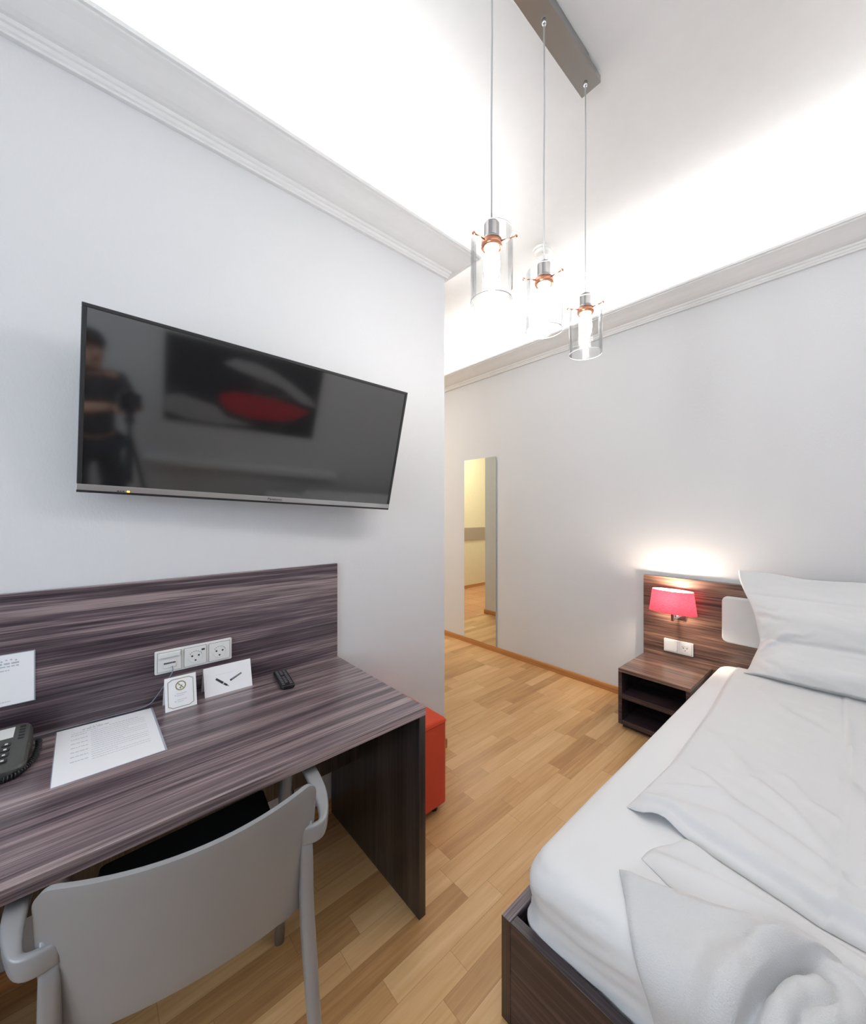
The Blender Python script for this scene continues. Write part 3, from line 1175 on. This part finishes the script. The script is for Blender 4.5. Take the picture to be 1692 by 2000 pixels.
# mattress: rounded in plan and in section, with a few tucked wrinkles at the foot corner
mx0, mx1, my0, my1 = .925, 3.128, -.70, .672
bm = BM()
secs = []
NP = 40
hs = [(.205, .015), (.23, .004)] + [(.245 + .011 * i, 0) for i in range(12)] + [(.378, .001), (.390, .002), (.402, .003), (.414, .005), (.425, .008), (.435, .012), (.445, .018), (.455, .026), (.462, .036), (.467, .05), (.471, .08)]


def mat_loop(inset):
    r = max(.02, .085 - inset * .5)
    x0, x1, y0, y1 = mx0 + inset, mx1 - inset, my0 + inset, my1 - inset
    pts = []
    for cx_, cy_, a0 in ((x1 - r, y1 - r, 0), (x0 + r, y1 - r, 90), (x0 + r, y0 + r, 180), (x1 - r, y0 + r, 270)):
        nx_, ny_ = cx_, cy_
        for k in range(13):
            a = R(a0 + 90 * k / 12)
            pts.append((cx_ + r * math.cos(a), cy_ + r * math.sin(a)))
    # densify straights
    out = []
    for i, p in enumerate(pts):
        q = pts[(i + 1) % len(pts)]
        d = math.hypot(q[0] - p[0], q[1] - p[1])
        k = 60 if d > .5 else 1
        for t in range(k):
            out.append((p[0] + (q[0] - p[0]) * t / k, p[1] + (q[1] - p[1]) * t / k))
    return out


rings = []
for z, ins in hs:
    lp = mat_loop(ins)
    ring = []
    for (x, y) in lp:
        dz = 0
        # wrinkles of the fitted sheet, strongest near the foot corner
        wgt = math.exp(-((x - .93) ** 2 + (y - .55) ** 2) / .12)
        wgt = math.exp(-((x - .93) ** 2 + (y - .50) ** 2) / .10)
        wr = (noise.noise(Vector((y * 2.6, z * 34 + y * 6, x * 3))) * .012 + noise.noise(Vector((y * 6, z * 70 + y * 16, 3))) * .005) * (wgt + .10) * sstep(.2, .26, z)
        nx_, ny_ = (x - (mx0 + mx1) / 2), (y - (my0 + my1) / 2)
        dx = -1 if x < mx0 + ins + .06 else 0
        dy = 1 if y > my1 - ins - .06 else 0
        x += dx * wr
        y += dy * wr
        ring.append(bm.verts.new((x, y, z + dz)))
    rings.append(ring)
n = len(rings[0])
for a, b_ in zip(rings, rings[1:]):
    for i in range(n):
        j = (i + 1) % n
        bm.faces.new((a[i], a[j], b_[j], b_[i]))
bm.faces.new(rings[-1])
bm.faces.new(rings[0][::-1])
mt = part('mattress', bm, sheet_m, bd, smooth=True, label='white fitted sheet over the mattress')

ZM = .471
# ---- duvet
dl_left = [(2.90, .568), (2.25, .528), (1.678, .516), (1.45, .53), (1.33, .537)]


def interp(tab, x):
    tab = sorted(tab)
    if x <= tab[0][0]:
        return tab[0][1]
    for (a, b_), (c, d) in zip(tab, tab[1:]):
        if x <= c:
            return b_ + (d - b_) * (x - a) / (c - a)
    return tab[-1][1]


near_tab = [(-.7, 1.29), (.008, 1.287), (.083, 1.284), (.137, 1.295), (.27, 1.317), (.386, 1.335), (.433, 1.345), (.489, 1.322), (.54, 1.330)]
ridges = [([(1.624, .404), (1.534, .286), (1.487, .154), (1.428, .054)], .007, .012, .03),
          ([(1.699, .253), (1.628, .168), (1.494, .068)], .006, .012, .03),
          ([(1.798, .186), (1.707, .133), (1.675, .07)], .006, .01, .025),
          ([(1.495, .434), (1.546, .35), (1.525, .276)], .005, .012, .03),
          ([(1.95, .45), (1.80, .33), (1.66, .22)], .004, .02, .04),
          ([(1.40, .43), (1.44, .30), (1.38, .16), (1.36, .06)], .006, .02, .04),
          ([(2.2, .05), (1.9, -.05), (1.6, -.12)], .008, .02, .05),
          ([(1.9, .05), (1.7, -.02), (1.5, -.04)], .007, .02, .04),
          ([(2.6, .40), (2.4, .25), (2.3, .12)], .003, .02, .05)]


def ridge_h(x, y, rs):
    h = 0
    for pl, amp, w0, w1 in rs:
        d = polydist(x, y, pl)
        w_ = w0 if d > 0 else w1
        if abs(d) < 3 * w_:
            h += amp * math.exp(-(d / w_) ** 2)
    return h


def duvet_top(x, y, dn, dl):
    """dn distance from near edge, dl distance from left edge"""
    e = (1 - math.exp(-(dn + .001) / .010)) * (1 - math.exp(-(dl + .001) / .012))
    h = .022 * e + .026 * sstep(.02, .05, dn) * sstep(.006, .035, dl)
    h += .012 * sstep(.05, .3, dn) * sstep(.03, .2, dl)
    h += ridge_h(x, y, ridges) * e
    h += (.004 * fbm(x * 3.2 + 5, y * 4.1, 1) + .0018 * fbm(x * 9, y * 13 - x * 6, 2)) * e
    # second cover seam along the bed
    sy = .065 + .02 * math.sin(x * 2.6)
    d = y - sy
    h += (.009 * math.exp(-(d / .006) ** 2) - .006 * math.exp(-((d - .012) / .006) ** 2) + .004 * (1 if d < 0 else 0)) * e
    return h


def duvet_lift(x, y):
    return .030 * math.exp(-(((x - 1.325) / .05) ** 2 + ((y - .445) / .055) ** 2))


nu, nv = 190, 130
bm = BM()


def duv(u, v, top):
    v2 = v ** 1.25
    y = .0
    yl0 = .545
    y = yl0 - v2 * (yl0 + .69)
    xn = interp(near_tab, y)
    x = xn + (2.93 - xn) * u ** 1.3
    yl = interp(dl_left, x)
    y = yl - v2 * (yl + .69)
    dn, dl = x - xn, yl - y
    zb = ZM + .0015 + duvet_lift(x, y)
    return (x, y, zb + (duvet_top(x, y, dn, dl) if top else 0))


A = grid(bm, nu, nv, lambda u, v: duv(u, v, True))
B = grid(bm, nu, nv, lambda u, v: duv(u, v, False))
for i in range(nu):
    bm.faces.new((A[i][0], A[i + 1][0], B[i + 1][0], B[i][0]))
    bm.faces.new((A[i][nv], A[i + 1][nv], B[i + 1][nv], B[i][nv]))
for j in range(nv):
    bm.faces.new((A[0][j], A[0][j + 1], B[0][j + 1], B[0][j]))
    bm.faces.new((A[nu][j], A[nu][j + 1], B[nu][j + 1], B[nu][j]))
dv = part('duvet', bm, linen, smooth=True)
tag(dv, 'white duvet spread over the bed with a seam running along it', 'duvet')

# ---- smooth blanket layer emerging under the duvet's near edge
bl_ridges = [([(1.31, .36), (1.275, .26), (1.26, .16), (1.238, .08), (1.22, -.02), (1.21, -.4)], .020, .012, .045),
             ([(1.20, .40), (1.215, .28), (1.225, .16), (1.20, .05), (1.18, -.1)], .008, .015, .03)]


def blanket(u, v, top):
    yb = .43 - v * 1.10
    x0 = interp([(-.7, 1.05), (.0, 1.06), (.2, 1.09), (.30, 1.11), (.43, 1.165)], yb)
    x1 = interp([(-.7, 1.275), (.02, 1.272), (.079, 1.268), (.14, 1.280), (.27, 1.302), (.386, 1.325), (.43, 1.335)], yb)
    x = x0 + (x1 - x0) * u
    y = yb - .055 * u * math.exp(-v / .1) + .010 * math.exp(-v / .05) * math.sin(u * 5)
    dn = min(x - x0, x1 - x)
    e = (1 - math.exp(-(dn + .001) / .014)) * (1 - math.exp(-(v * 1.1 + .001) / .02))
    h = .012 * e + ridge_h(x, y, bl_ridges) * e + .003 * fbm(x * 7, y * 7, 4) * e
    return (x, y, ZM + .0012 + (max(h, .001) if top else 0))


def slab(bm, nu, nv, fn):
    A = grid(bm, nu, nv, lambda u, v: fn(u, v, True))
    B = grid(bm, nu, nv, lambda u, v: fn(u, v, False))
    for i in range(nu):
        bm.faces.new((A[i][0], A[i + 1][0], B[i + 1][0], B[i][0]))
        bm.faces.new((A[i][nv], A[i + 1][nv], B[i + 1][nv], B[i][nv]))
    for j in range(nv):
        bm.faces.new((A[0][j], A[0][j + 1], B[0][j + 1], B[0][j]))
        bm.faces.new((A[nu][j], A[nu][j + 1], B[nu][j + 1], B[nu][j]))


bm = BM()
slab(bm, 40, 130, blanket)
bk = part('blanket', bm, linen, smooth=True)
tag(bk, 'smooth white folded blanket between the duvet edge and the towel', 'blanket')

# ---- terry towel / throw over the foot end
far_tab = [(-.7, 1.18), (.0, 1.20), (.08, 1.235), (.188, 1.200), (.314, 1.140), (.40, 1.10), (.47, 1.075)]


def mat_surf(s):
    """arc length s from the far edge line x towards the foot and down it -> (x, z) on the sheet"""
    return None


tw_r = [([(1.05, .44), (1.085, .31), (1.14, .20), (1.185, .10), (1.15, -.02), (1.15, -.5)], .022, .022, .05),
        ([(1.083, .169), (1.129, .117), (1.159, .071), (1.15, -.02)], .010, .012, .03)]


def towel_h(x, y):
    h = .016 + ridge_h(x, y, tw_r)
    h += .006 * fbm(x * 5 + 3, y * 5, 7) + .003 * fbm(x * 15, y * 12, 2)
    # bunched roll with a deep hollow on its near side, smaller rolls tucked beyond it
    d = polydist(x, y, HOLLOW)
    fade = sstep(1.22, 1.10, x)
    if d > 0:
        h += (.050 * math.exp(-((d - .038) / .046) ** 2) * sstep(.0, .012, d)) * fade
        h -= .010 * (1 - sstep(0, .008, d)) * fade
    else:
        h -= .012 * (1 - sstep(0, .012, -d)) * fade
        wx = x + .010 * fbm(x * 9, y * 9, 11)
        wy = y + .010 * fbm(x * 9, y * 9, 17)
        g = 0
        for pl, am, w_ in (([(.90, .125), (.985, .112), (1.045, .088), (1.085, .066)], .042, .024),
                           ([(.93, .055), (.995, .060), (1.06, .028), (1.12, .02)], .036, .020),
                           ([(1.13, .045), (1.14, .0), (1.12, -.06)], .034, .022),
                           ([(.94, -.005), (1.02, -.02), (1.09, -.05)], .040, .030)):
            dd = abs(polydist(wx, wy, pl)) / w_
            g = max(g, am * math.sqrt(max(0, 1 - (dd / 1.3) ** 2)))
        h = max(h, .008 + g + .004 * fbm(x * 16, y * 16, 5))
    d2 = math.hypot((x - 1.070), (y - .182))
    h -= .016 * math.exp(-(d2 / .012) ** 2)
    return h


HOLLOW = [(.80, .178), (.942, .160), (.973, .150), (1.052, .125), (1.096, .10), (1.16, .065), (1.19, .03)]


def towel(u, v, top):
    v = v ** 1.35
    y0 = .455 - v * 1.13
    xf = interp(far_tab, y0)
    # path from the far edge to the foot, round the mattress edge and down
    flat = xf - 1.003
    arc = .125
    drop = .082
    tot = flat + arc + drop
    s = u * tot
    if s < flat:
        x, z, nx_, nz = xf - s, ZM, 0, 1
    elif s < flat + arc:
        a = (s - flat) / arc * math.pi / 2
        x, z, nx_, nz = 1.003 - .086 * math.sin(a), ZM - .074 * (1 - math.cos(a)), -math.sin(a), math.cos(a)
    else:
        x, z, nx_, nz = .917, ZM - .074 - (s - flat - arc), -1, 0
    # left edge slants in towards the foot
    y = y0 - (1 - v) * .125 * min(1, s / (flat + arc)) - (1 - v) * .03 * max(0, (s - flat - arc) / drop)
    ed = min(s, (y0 and (v * 1.13)))
    e = 1 - math.exp(-(ed + .0015) / .008)
    w_ = sstep(flat + .25 * arc, flat + arc + .05, s)
    h = towel_h(x, y) * (1 - w_) + (.014 + .006 * fbm(y * 8, s * 5, 3)) * w_
    h = max(.003, h * e) if top else 0
    b_ = .0135 if False else .0022
    return (x + nx_ * (h + b_), y, z + nz * (h + b_))


bm = BM()
slab(bm, 120, 260, towel)
tw = part('towel', bm, terry, smooth=True)
tag(tw, 'thick white terry towel bunched over the foot end of the bed', 'towel')

# ---- pillow leaning on the headboard
PL = [(.0, 2.84, .515), (.12, 2.83, .53), (.30, 2.88, .62), (.48, 2.93, .74), (.62, 2.98, .84), (.78, 3.03, .94), (1.0, 3.09, 1.085)]
bm = BM()


def pillow(u, v, front):
    # u across (0 = left edge), v up
    yl = .46 + .10 * sstep(.55, 1.0, v) - .03 * math.exp(-((v - .42) / .12) ** 2) + .03 * math.exp(-((v - .06) / .1) ** 2)
    y = yl - u * (yl + .42)
    cx = interp([(a, b_) for a, b_, c in PL], v)
    cz = interp([(a, c) for a, b_, c in PL], v)
    # plane normal towards the room
    nrm = Vector((-.88, 0, .47))
    ed = min(u, 1 - u) * .95
    e = (1 - math.exp(-ed / .09))
    low = math.exp(-((v - .24) / .19) ** 2)
    mid = math.exp(-((v - .60) / .15) ** 2)
    t = (.105 * low + .075 * mid) * e
    t *= min(1, (v / .05)) if v < .05 else 1
    t += .004
    t -= .020 * math.exp(-((v - .44 - .02 * u) / .018) ** 2) * e * (.5 + .5 * math.exp(-u / .5))
    t -= .007 * math.exp(-((v - .79) / .012) ** 2) * e
    # creases fanning from the pinch on the left edge
    wgt = math.exp(-u / .22)
    t += math.exp(-u / .16) * math.exp(-((v - .50) / .16) ** 2) * min(1, u / .03) * .034 * noise.noise(Vector((u * 3, v * 17 - u * 10 + 2 * fbm(u * 5, v * 4, 9), 1)))
    t += math.exp(-u / .3) * math.exp(-((v - .12) / .12) ** 2) * min(1, u / .03) * .03 * noise.noise(Vector((u * 3, v * 14 + u * 12, 5)))
    t += .006 * fbm(u * 4, v * 6, 3) * e
    dz = 0
    if v > .8:
        dz = -.018 * math.sin(u * math.pi) * (v - .8) / .2 + .006 * math.sin(u * 14) * (v - .8) / .2
    p = Vector((cx, y, cz + dz))
    if front:
        p += nrm * t
    else:
        bt = min(.03, t * .3)
        p -= nrm * bt
    p.x = min(p.x, 3.138 if p.z < .60 or p.z > .91 or y < -.5 else 3.095)
    p.x = min(p.x, 3.095)
    return tuple(p)


A = grid(bm, 90, 110, lambda u, v: pillow(u, v, True))
B = grid(bm, 90, 110, lambda u, v: pillow(u, v, False))
for i in range(90):
    bm.faces.new((A[i][0], A[i + 1][0], B[i + 1][0], B[i][0]))
    bm.faces.new((A[i][110], A[i + 1][110], B[i + 1][110], B[i][110]))
for j in range(110):
    bm.faces.new((A[0][j], A[0][j + 1], B[0][j + 1], B[0][j]))
    bm.faces.new((A[90][j], A[90][j + 1], B[90][j + 1], B[90][j]))
pw = part('pillow', bm, linen, smooth=True)
tag(pw, 'large white pillow leaning upright against the headboard', 'pillow')

# ------------------------------------------------------------------ ceiling lamp
PY = .817
pb = thing('pendant_lamp', 'brushed steel ceiling bar with three hanging clear glass pendant lights', 'lamp', (1.29, PY, ZC))
part('ceiling_bar', box(BM(), .927, 1.651, PY - .043, PY + .043, 3.303, 3.335), steel, pb, bevel=.0012)
bm = BM()
box(bm, 1.0, 1.55, PY - .041, PY + .041, 3.3352, ZC - .0005)
part('ceiling_mount', bm, steel, pb)
ZL = ZC - .0
for px_ in (.977, 1.281, 1.60):
    zs = 1.445 + .777 * 1.216
    pend = part('pendant', tube(BM(), [(px_, PY, 3.303), (px_ + .002, PY, 3.0), (px_ - .002, PY, 2.7), (px_, PY, zs)], .0030, 8), plain('clear_cord', (.55, .55, .56), .3) if px_ < 1 else bpy.data.materials['clear_cord'], pb, smooth=True)
    part('cord_grip', lathe(BM(), [(0, 3.285), (.007, 3.285), (.009, 3.303), (0, 3.303)], (px_, PY, 0), 14), chrome, pend, smooth=True)
    part('socket', lathe(BM(), [(0, zs), (.020, zs - .001), (.0245, zs - .008), (.0245, zs - .050), (.027, zs - .055), (.027, zs - .062), (.0, zs - .062)], (px_, PY, 0), 24), socket_m, pend, smooth=False, bevel=.001)
    part('collar', lathe(BM(), [(.025, zs - .060), (.033, zs - .062), (.034, zs - .080), (.030, zs - .086), (.022, zs - .086), (.022, zs - .062)], (px_, PY, 0), 28), copper, pend, smooth=True)
    zr = zs - .068
    for k in range(3):
        bm = BM()
        a = R(25 + 120 * k + (30 if px_ < 1 else 0))
        c, s_ = math.cos(a), math.sin(a)
        tube(bm, [(px_ + .033 * c, PY + .033 * s_, zr), (px_ + .078 * c, PY + .078 * s_, zr)], .0022, 8)
        bmesh.ops.create_uvsphere(bm, u_segments=10, v_segments=8, radius=.0052, matrix=Matrix.Translation((px_ + .079 * c, PY + .079 * s_, zr)))
        part('rod', bm, copper, pend, smooth=True)
    zb_, zt_ = 1.445 + .565 * 1.216, zs - .036
    bm = BM()
    rg = .068
    lathe(bm, [(rg, zb_), (rg, zt_), (rg - .002, zt_), (rg - .002, zb_), (rg, zb_)], (px_, PY, 0), 48)
    for zz in (zb_, zt_):
        rim0 = len(bm.faces)
        bm.faces.ensure_lookup_table()
        tube(bm, [(px_ + (rg - .001) * math.cos(R(7.5 * i)), PY + (rg - .001) * math.sin(R(7.5 * i)), zz) for i in range(49)], .0013, 6, caps=False)
        bm.faces.ensure_lookup_table()
        for fc in bm.faces[rim0:]:
            fc.material_index = 1
    part('glass_shade', bm, [glass, glass_edge], pend, smooth=False)
    part('bulb', lathe(BM(), [(.0, zs - .065), (.016, zs - .070), (.019, zs - .09), (.025, zs - .115), (.0265, zs - .14), (.024, zs - .165), (.016, zs - .185), (.0115, zs - .195), (.011, zs - .225), (.0, zs - .232)], (px_, PY, 0), 24), bulb_m, pend, smooth=True)

# ---- smoke detector
sd = thing('smoke_detector', 'round white smoke detector on the ceiling behind the pendants', 'smoke detector', (2.45, 1.575, ZC))
part('base', lathe(BM(), [(0, 0), (.070, 0), (.070, -.018), (.0, -.018)], (2.45, 1.575, ZC - .0003), 40), white_pl, sd, bevel=.002)
part('sensor_head', lathe(BM(), [(.058, -.018), (.055, -.032), (.040, -.040), (0, -.042)], (2.45, 1.575, ZC), 40), white_pl, sd, smooth=True)
part('test_button', lathe(BM(), [(.006, -.040), (.006, -.044), (0, -.044)], (2.42, 1.555, ZC), 12), ink, sd)

# ------------------------------------------------------------------ wall picture seen in the dark screen
pc = thing('wall_picture', 'large dark canvas picture with a red shape reflected in the television screen', 'picture', (.73, YB, 1.38))


def make_picture():
    m, nt, b = new_mat('picture_print')
    n = tex_noise(nt, coords(nt, (2.3, 1, 4.2), (1.4, 0, 0)), 1, 4, .5, 1.2)
    r = ramp(nt, [(.50, (.006, .006, .007)), (.62, (.03, .03, .03)), (.75, (.1, .1, .1))])
    L(nt, n, r.inputs[0])
    L(nt, r.outputs[0], b.inputs['Base Color'])
    b.inputs['Roughness'].default_value = .6
    return m


part('canvas', box(BM(), .085, 1.37, YB + .0005, YB + .025, 1.03, 1.75), make_picture(), pc, bevel=.002)
bm = BM()
lp = [(.50, 1.33), (.62, 1.37), (.98, 1.37), (1.30, 1.31), (1.18, 1.22), (1.05, 1.17), (.75, 1.15), (.58, 1.19), (.50, 1.26)]
prism(bm, lp, lambda a, c: (a, YB + .0252, c), lambda a, c: (a, YB + .027, c))
part('pale_shape', prism(BM(), [(.50, 1.60), (.60, 1.66), (.76, 1.66), (.92, 1.62), (1.08, 1.55), (1.28, 1.44), (1.36, 1.36), (1.20, 1.38), (1.02, 1.48), (.84, 1.53), (.66, 1.56)], lambda a, c: (a, YB + .0252, c), lambda a, c: (a, YB + .0262, c)), plain('picture_pale', (.42, .42, .42), .5, bump=(8, .3, .01)), pc)
part('pale_shape', prism(BM(), [(.09, 1.24), (.20, 1.27), (.34, 1.24), (.48, 1.21), (.56, 1.13), (.80, 1.08), (.50, 1.05), (.25, 1.06), (.09, 1.10)], lambda a, c: (a, YB + .0252, c), lambda a, c: (a, YB + .0262, c)), bpy.data.materials['picture_pale'], pc)
part('red_shape', bm, plain('picture_red', srgb(190, 24, 40), .5), pc)

# ------------------------------------------------------------------ photographer and tripod (both only reflected in the screen)
HX, HY = -.34, -.47


def skin_body(name, verts, edges, radii, mat, parent, sub=2):
    me = bpy.data.meshes.new(name)
    me.from_pydata(verts, edges, [])
    me.materials.append(mat)
    o = bpy.data.objects.new(name, me)
    COL.objects.link(o)
    o.parent = parent
    sk_ = o.modifiers.new('skin', 'SKIN')
    sk_.use_smooth_shade = True
    if not me.skin_vertices:
        bm = BM()
        bm.from_mesh(me)
        bm.verts.layers.skin.verify()
        bm.to_mesh(me)
        bm.free()
    for i, r in enumerate(radii):
        sv = me.skin_vertices[0].data[i]
        sv.radius = r if isinstance(r, tuple) else (r, r)
        sv.use_root = (i == 0)
    s = o.modifiers.new('subsurf', 'SUBSURF')
    s.levels = sub
    s.render_levels = sub
    return o


pe = thing('person', 'person in dark clothes holding a camera on a tripod, seen in the television reflection', 'person', (HX, HY, 0), -math.atan2(.6626, .749) + .25)
# local frame: y forward (towards the room), x right
V = [(0, 0, .93), (0, -.01, 1.05), (0, -.01, 1.20), (0, .0, 1.34), (0, .02, 1.42), (0, .04, 1.49), (0, .055, 1.56), (0, .06, 1.62),
     (.18, -.0, 1.37), (.25, .06, 1.17), (.19, .27, 1.26), (.15, .33, 1.29),
     (-.18, 0, 1.37), (-.24, .07, 1.17), (-.05, .27, 1.24), (.02, .34, 1.27),
     (.10, 0, .88), (.11, .02, .50), (.11, 0, .09), (-.10, 0, .88), (-.11, .02, .50), (-.11, 0, .09), (.11, .12, .04), (-.11, .12, .04)]
Eg = [(0, 1), (1, 2), (2, 3), (3, 4), (4, 5), (5, 6), (6, 7), (3, 8), (8, 9), (9, 10), (10, 11), (3, 12), (12, 13), (13, 14), (14, 15),
      (0, 16), (16, 17), (17, 18), (0, 19), (19, 20), (20, 21), (18, 22), (21, 23)]
Rd = [(.155, .11), (.145, .10), (.16, .11), (.15, .10), .055, .062, (.082, .098), (.075, .09), .065, .048, .036, .028, .065, .048, .036, .028,
      .09, .062, .04, .09, .062, .04, .035, .035]
body = skin_body('body', V, Eg, Rd, skin, pe)
# clothing: slightly larger shells over torso and legs
skin_body('shirt', V[:4] + [V[8], V[9], V[12], V[13], (0, .01, 1.40)],
          [(0, 1), (1, 2), (2, 3), (3, 4), (4, 5), (3, 6), (6, 7), (3, 8)],
          [(.165, .12), (.158, .115), (.172, .122), (.162, .112), .076, .058, .076, .058, .066], shirt_m, pe)
skin_body('trousers', [V[0], V[16], V[17], V[18], V[19], V[20], V[21]], [(0, 1), (1, 2), (2, 3), (0, 4), (4, 5), (5, 6)],
          [(.162, .118), .098, .072, .055, .098, .072, .055], trouser_m, pe)
bm = BM()
bmesh.ops.create_uvsphere(bm, u_segments=24, v_segments=16, radius=1, matrix=Matrix.Translation((0, .045, 1.628)) @ Matrix.Diagonal((.088, .108, .085, 1)))
for v in list(bm.verts):
    if v.co.y > .09 and v.co.z < 1.645 or v.co.z < 1.575:
        bm.verts.remove(v)
part('hair', bm, hair_m, pe, local=True, smooth=True)
for sx in (-1, 1):
    bm = BM()
    bmesh.ops.create_uvsphere(bm, u_segments=10, v_segments=8, radius=.011, matrix=Matrix.Translation((sx * .032, .148, 1.60)))
    part('eye', bm, hair_m, pe, local=True, smooth=True)
bm = BM()
loft(bm, [[(-.008, .15, 1.60), (.008, .15, 1.60), (.0, .158, 1.60)], [(-.016, .148, 1.558), (.016, .148, 1.558), (0, .178, 1.562)], [(-.010, .146, 1.550), (.010, .146, 1.550), (0, .16, 1.552)]])
part('nose', bm, skin, pe, local=True, smooth=True)
part('mouth', box(BM(), -.024, .024, .140, .152, 1.526, 1.534), plain('lips', srgb(150, 90, 84), .6), pe, local=True, bevel=.003)
for sx in (-1, 1):
    base = Vector((.15, .33, 1.29)) if sx > 0 else Vector((.02, .34, 1.27))
    for k in range(5):
        a = (k - 1.5) * .017
        th = (k == 4)
        v0 = base + Vector((-sx * .01, .0, 0))
        if th:
            vs = [base, base + Vector((-sx * .025, .02, .012)), base + Vector((-sx * .045, .045, .014))]
        else:
            ln_ = (.9, 1, .95, .8)[k]
            vs = [base, base + Vector((0, .04, -a)), base + Vector((-sx * .016, .072 * ln_, -a)), base + Vector((-sx * .040, .082 * ln_, -a))]
        skin_body('finger', [tuple(v) for v in vs], [(i, i + 1) for i in range(len(vs) - 1)], [.013] + [.009] * (len(vs) - 2) + [.0075], skin, pe, 1)

tp = thing('camera_tripod', 'black camera on a slim tripod held by the person, seen in the television reflection', 'tripod', (-.06, -.08, -.0), -math.atan2(.6626, .749))
bm = BM()
box(bm, -.07, .07, -.045, .0, 1.295, 1.395)
box(bm, -.03, .03, -.045, -.005, 1.395, 1.42)
part('camera_body', bm, black_pl, tp, local=True, bevel=.006)
bm = lathe(BM(), [(0, 0), (.034, 0), (.036, .03), (.036, .045), (.030, .045), (.028, .035), (0, .033)], (0, 0, 0), 28)
bmesh.ops.transform(bm, matrix=Matrix.Translation((0, .0, 1.345)) @ Matrix.Rotation(R(-90), 4, 'X'), verts=bm.verts)
part('lens', bm, black_pl, tp, local=True, smooth=True)
part('tripod_head', lathe(BM(), [(0, 1.20), (.028, 1.20), (.030, 1.23), (.018, 1.245), (.026, 1.26), (.035, 1.294), (0, 1.294)], (0, -.02, 0), 20), black_pl, tp, local=True, smooth=True)
part('centre_column', tube(BM(), [(0, -.02, .75), (0, -.02, 1.20)], .014, 12), black_pl, tp, local=True, smooth=True)
for k in range(3):
    a = R(90 + 120 * k + 60)
    part('leg', tube(BM(), [(0, -.02, 1.12), (.10 * math.cos(a), -.02 + .10 * math.sin(a), .6), (.20 * math.cos(a), -.02 + .20 * math.sin(a), .008)], .012, 10, rr=[.015, .012, .009]), black_pl, tp, local=True, smooth=True)
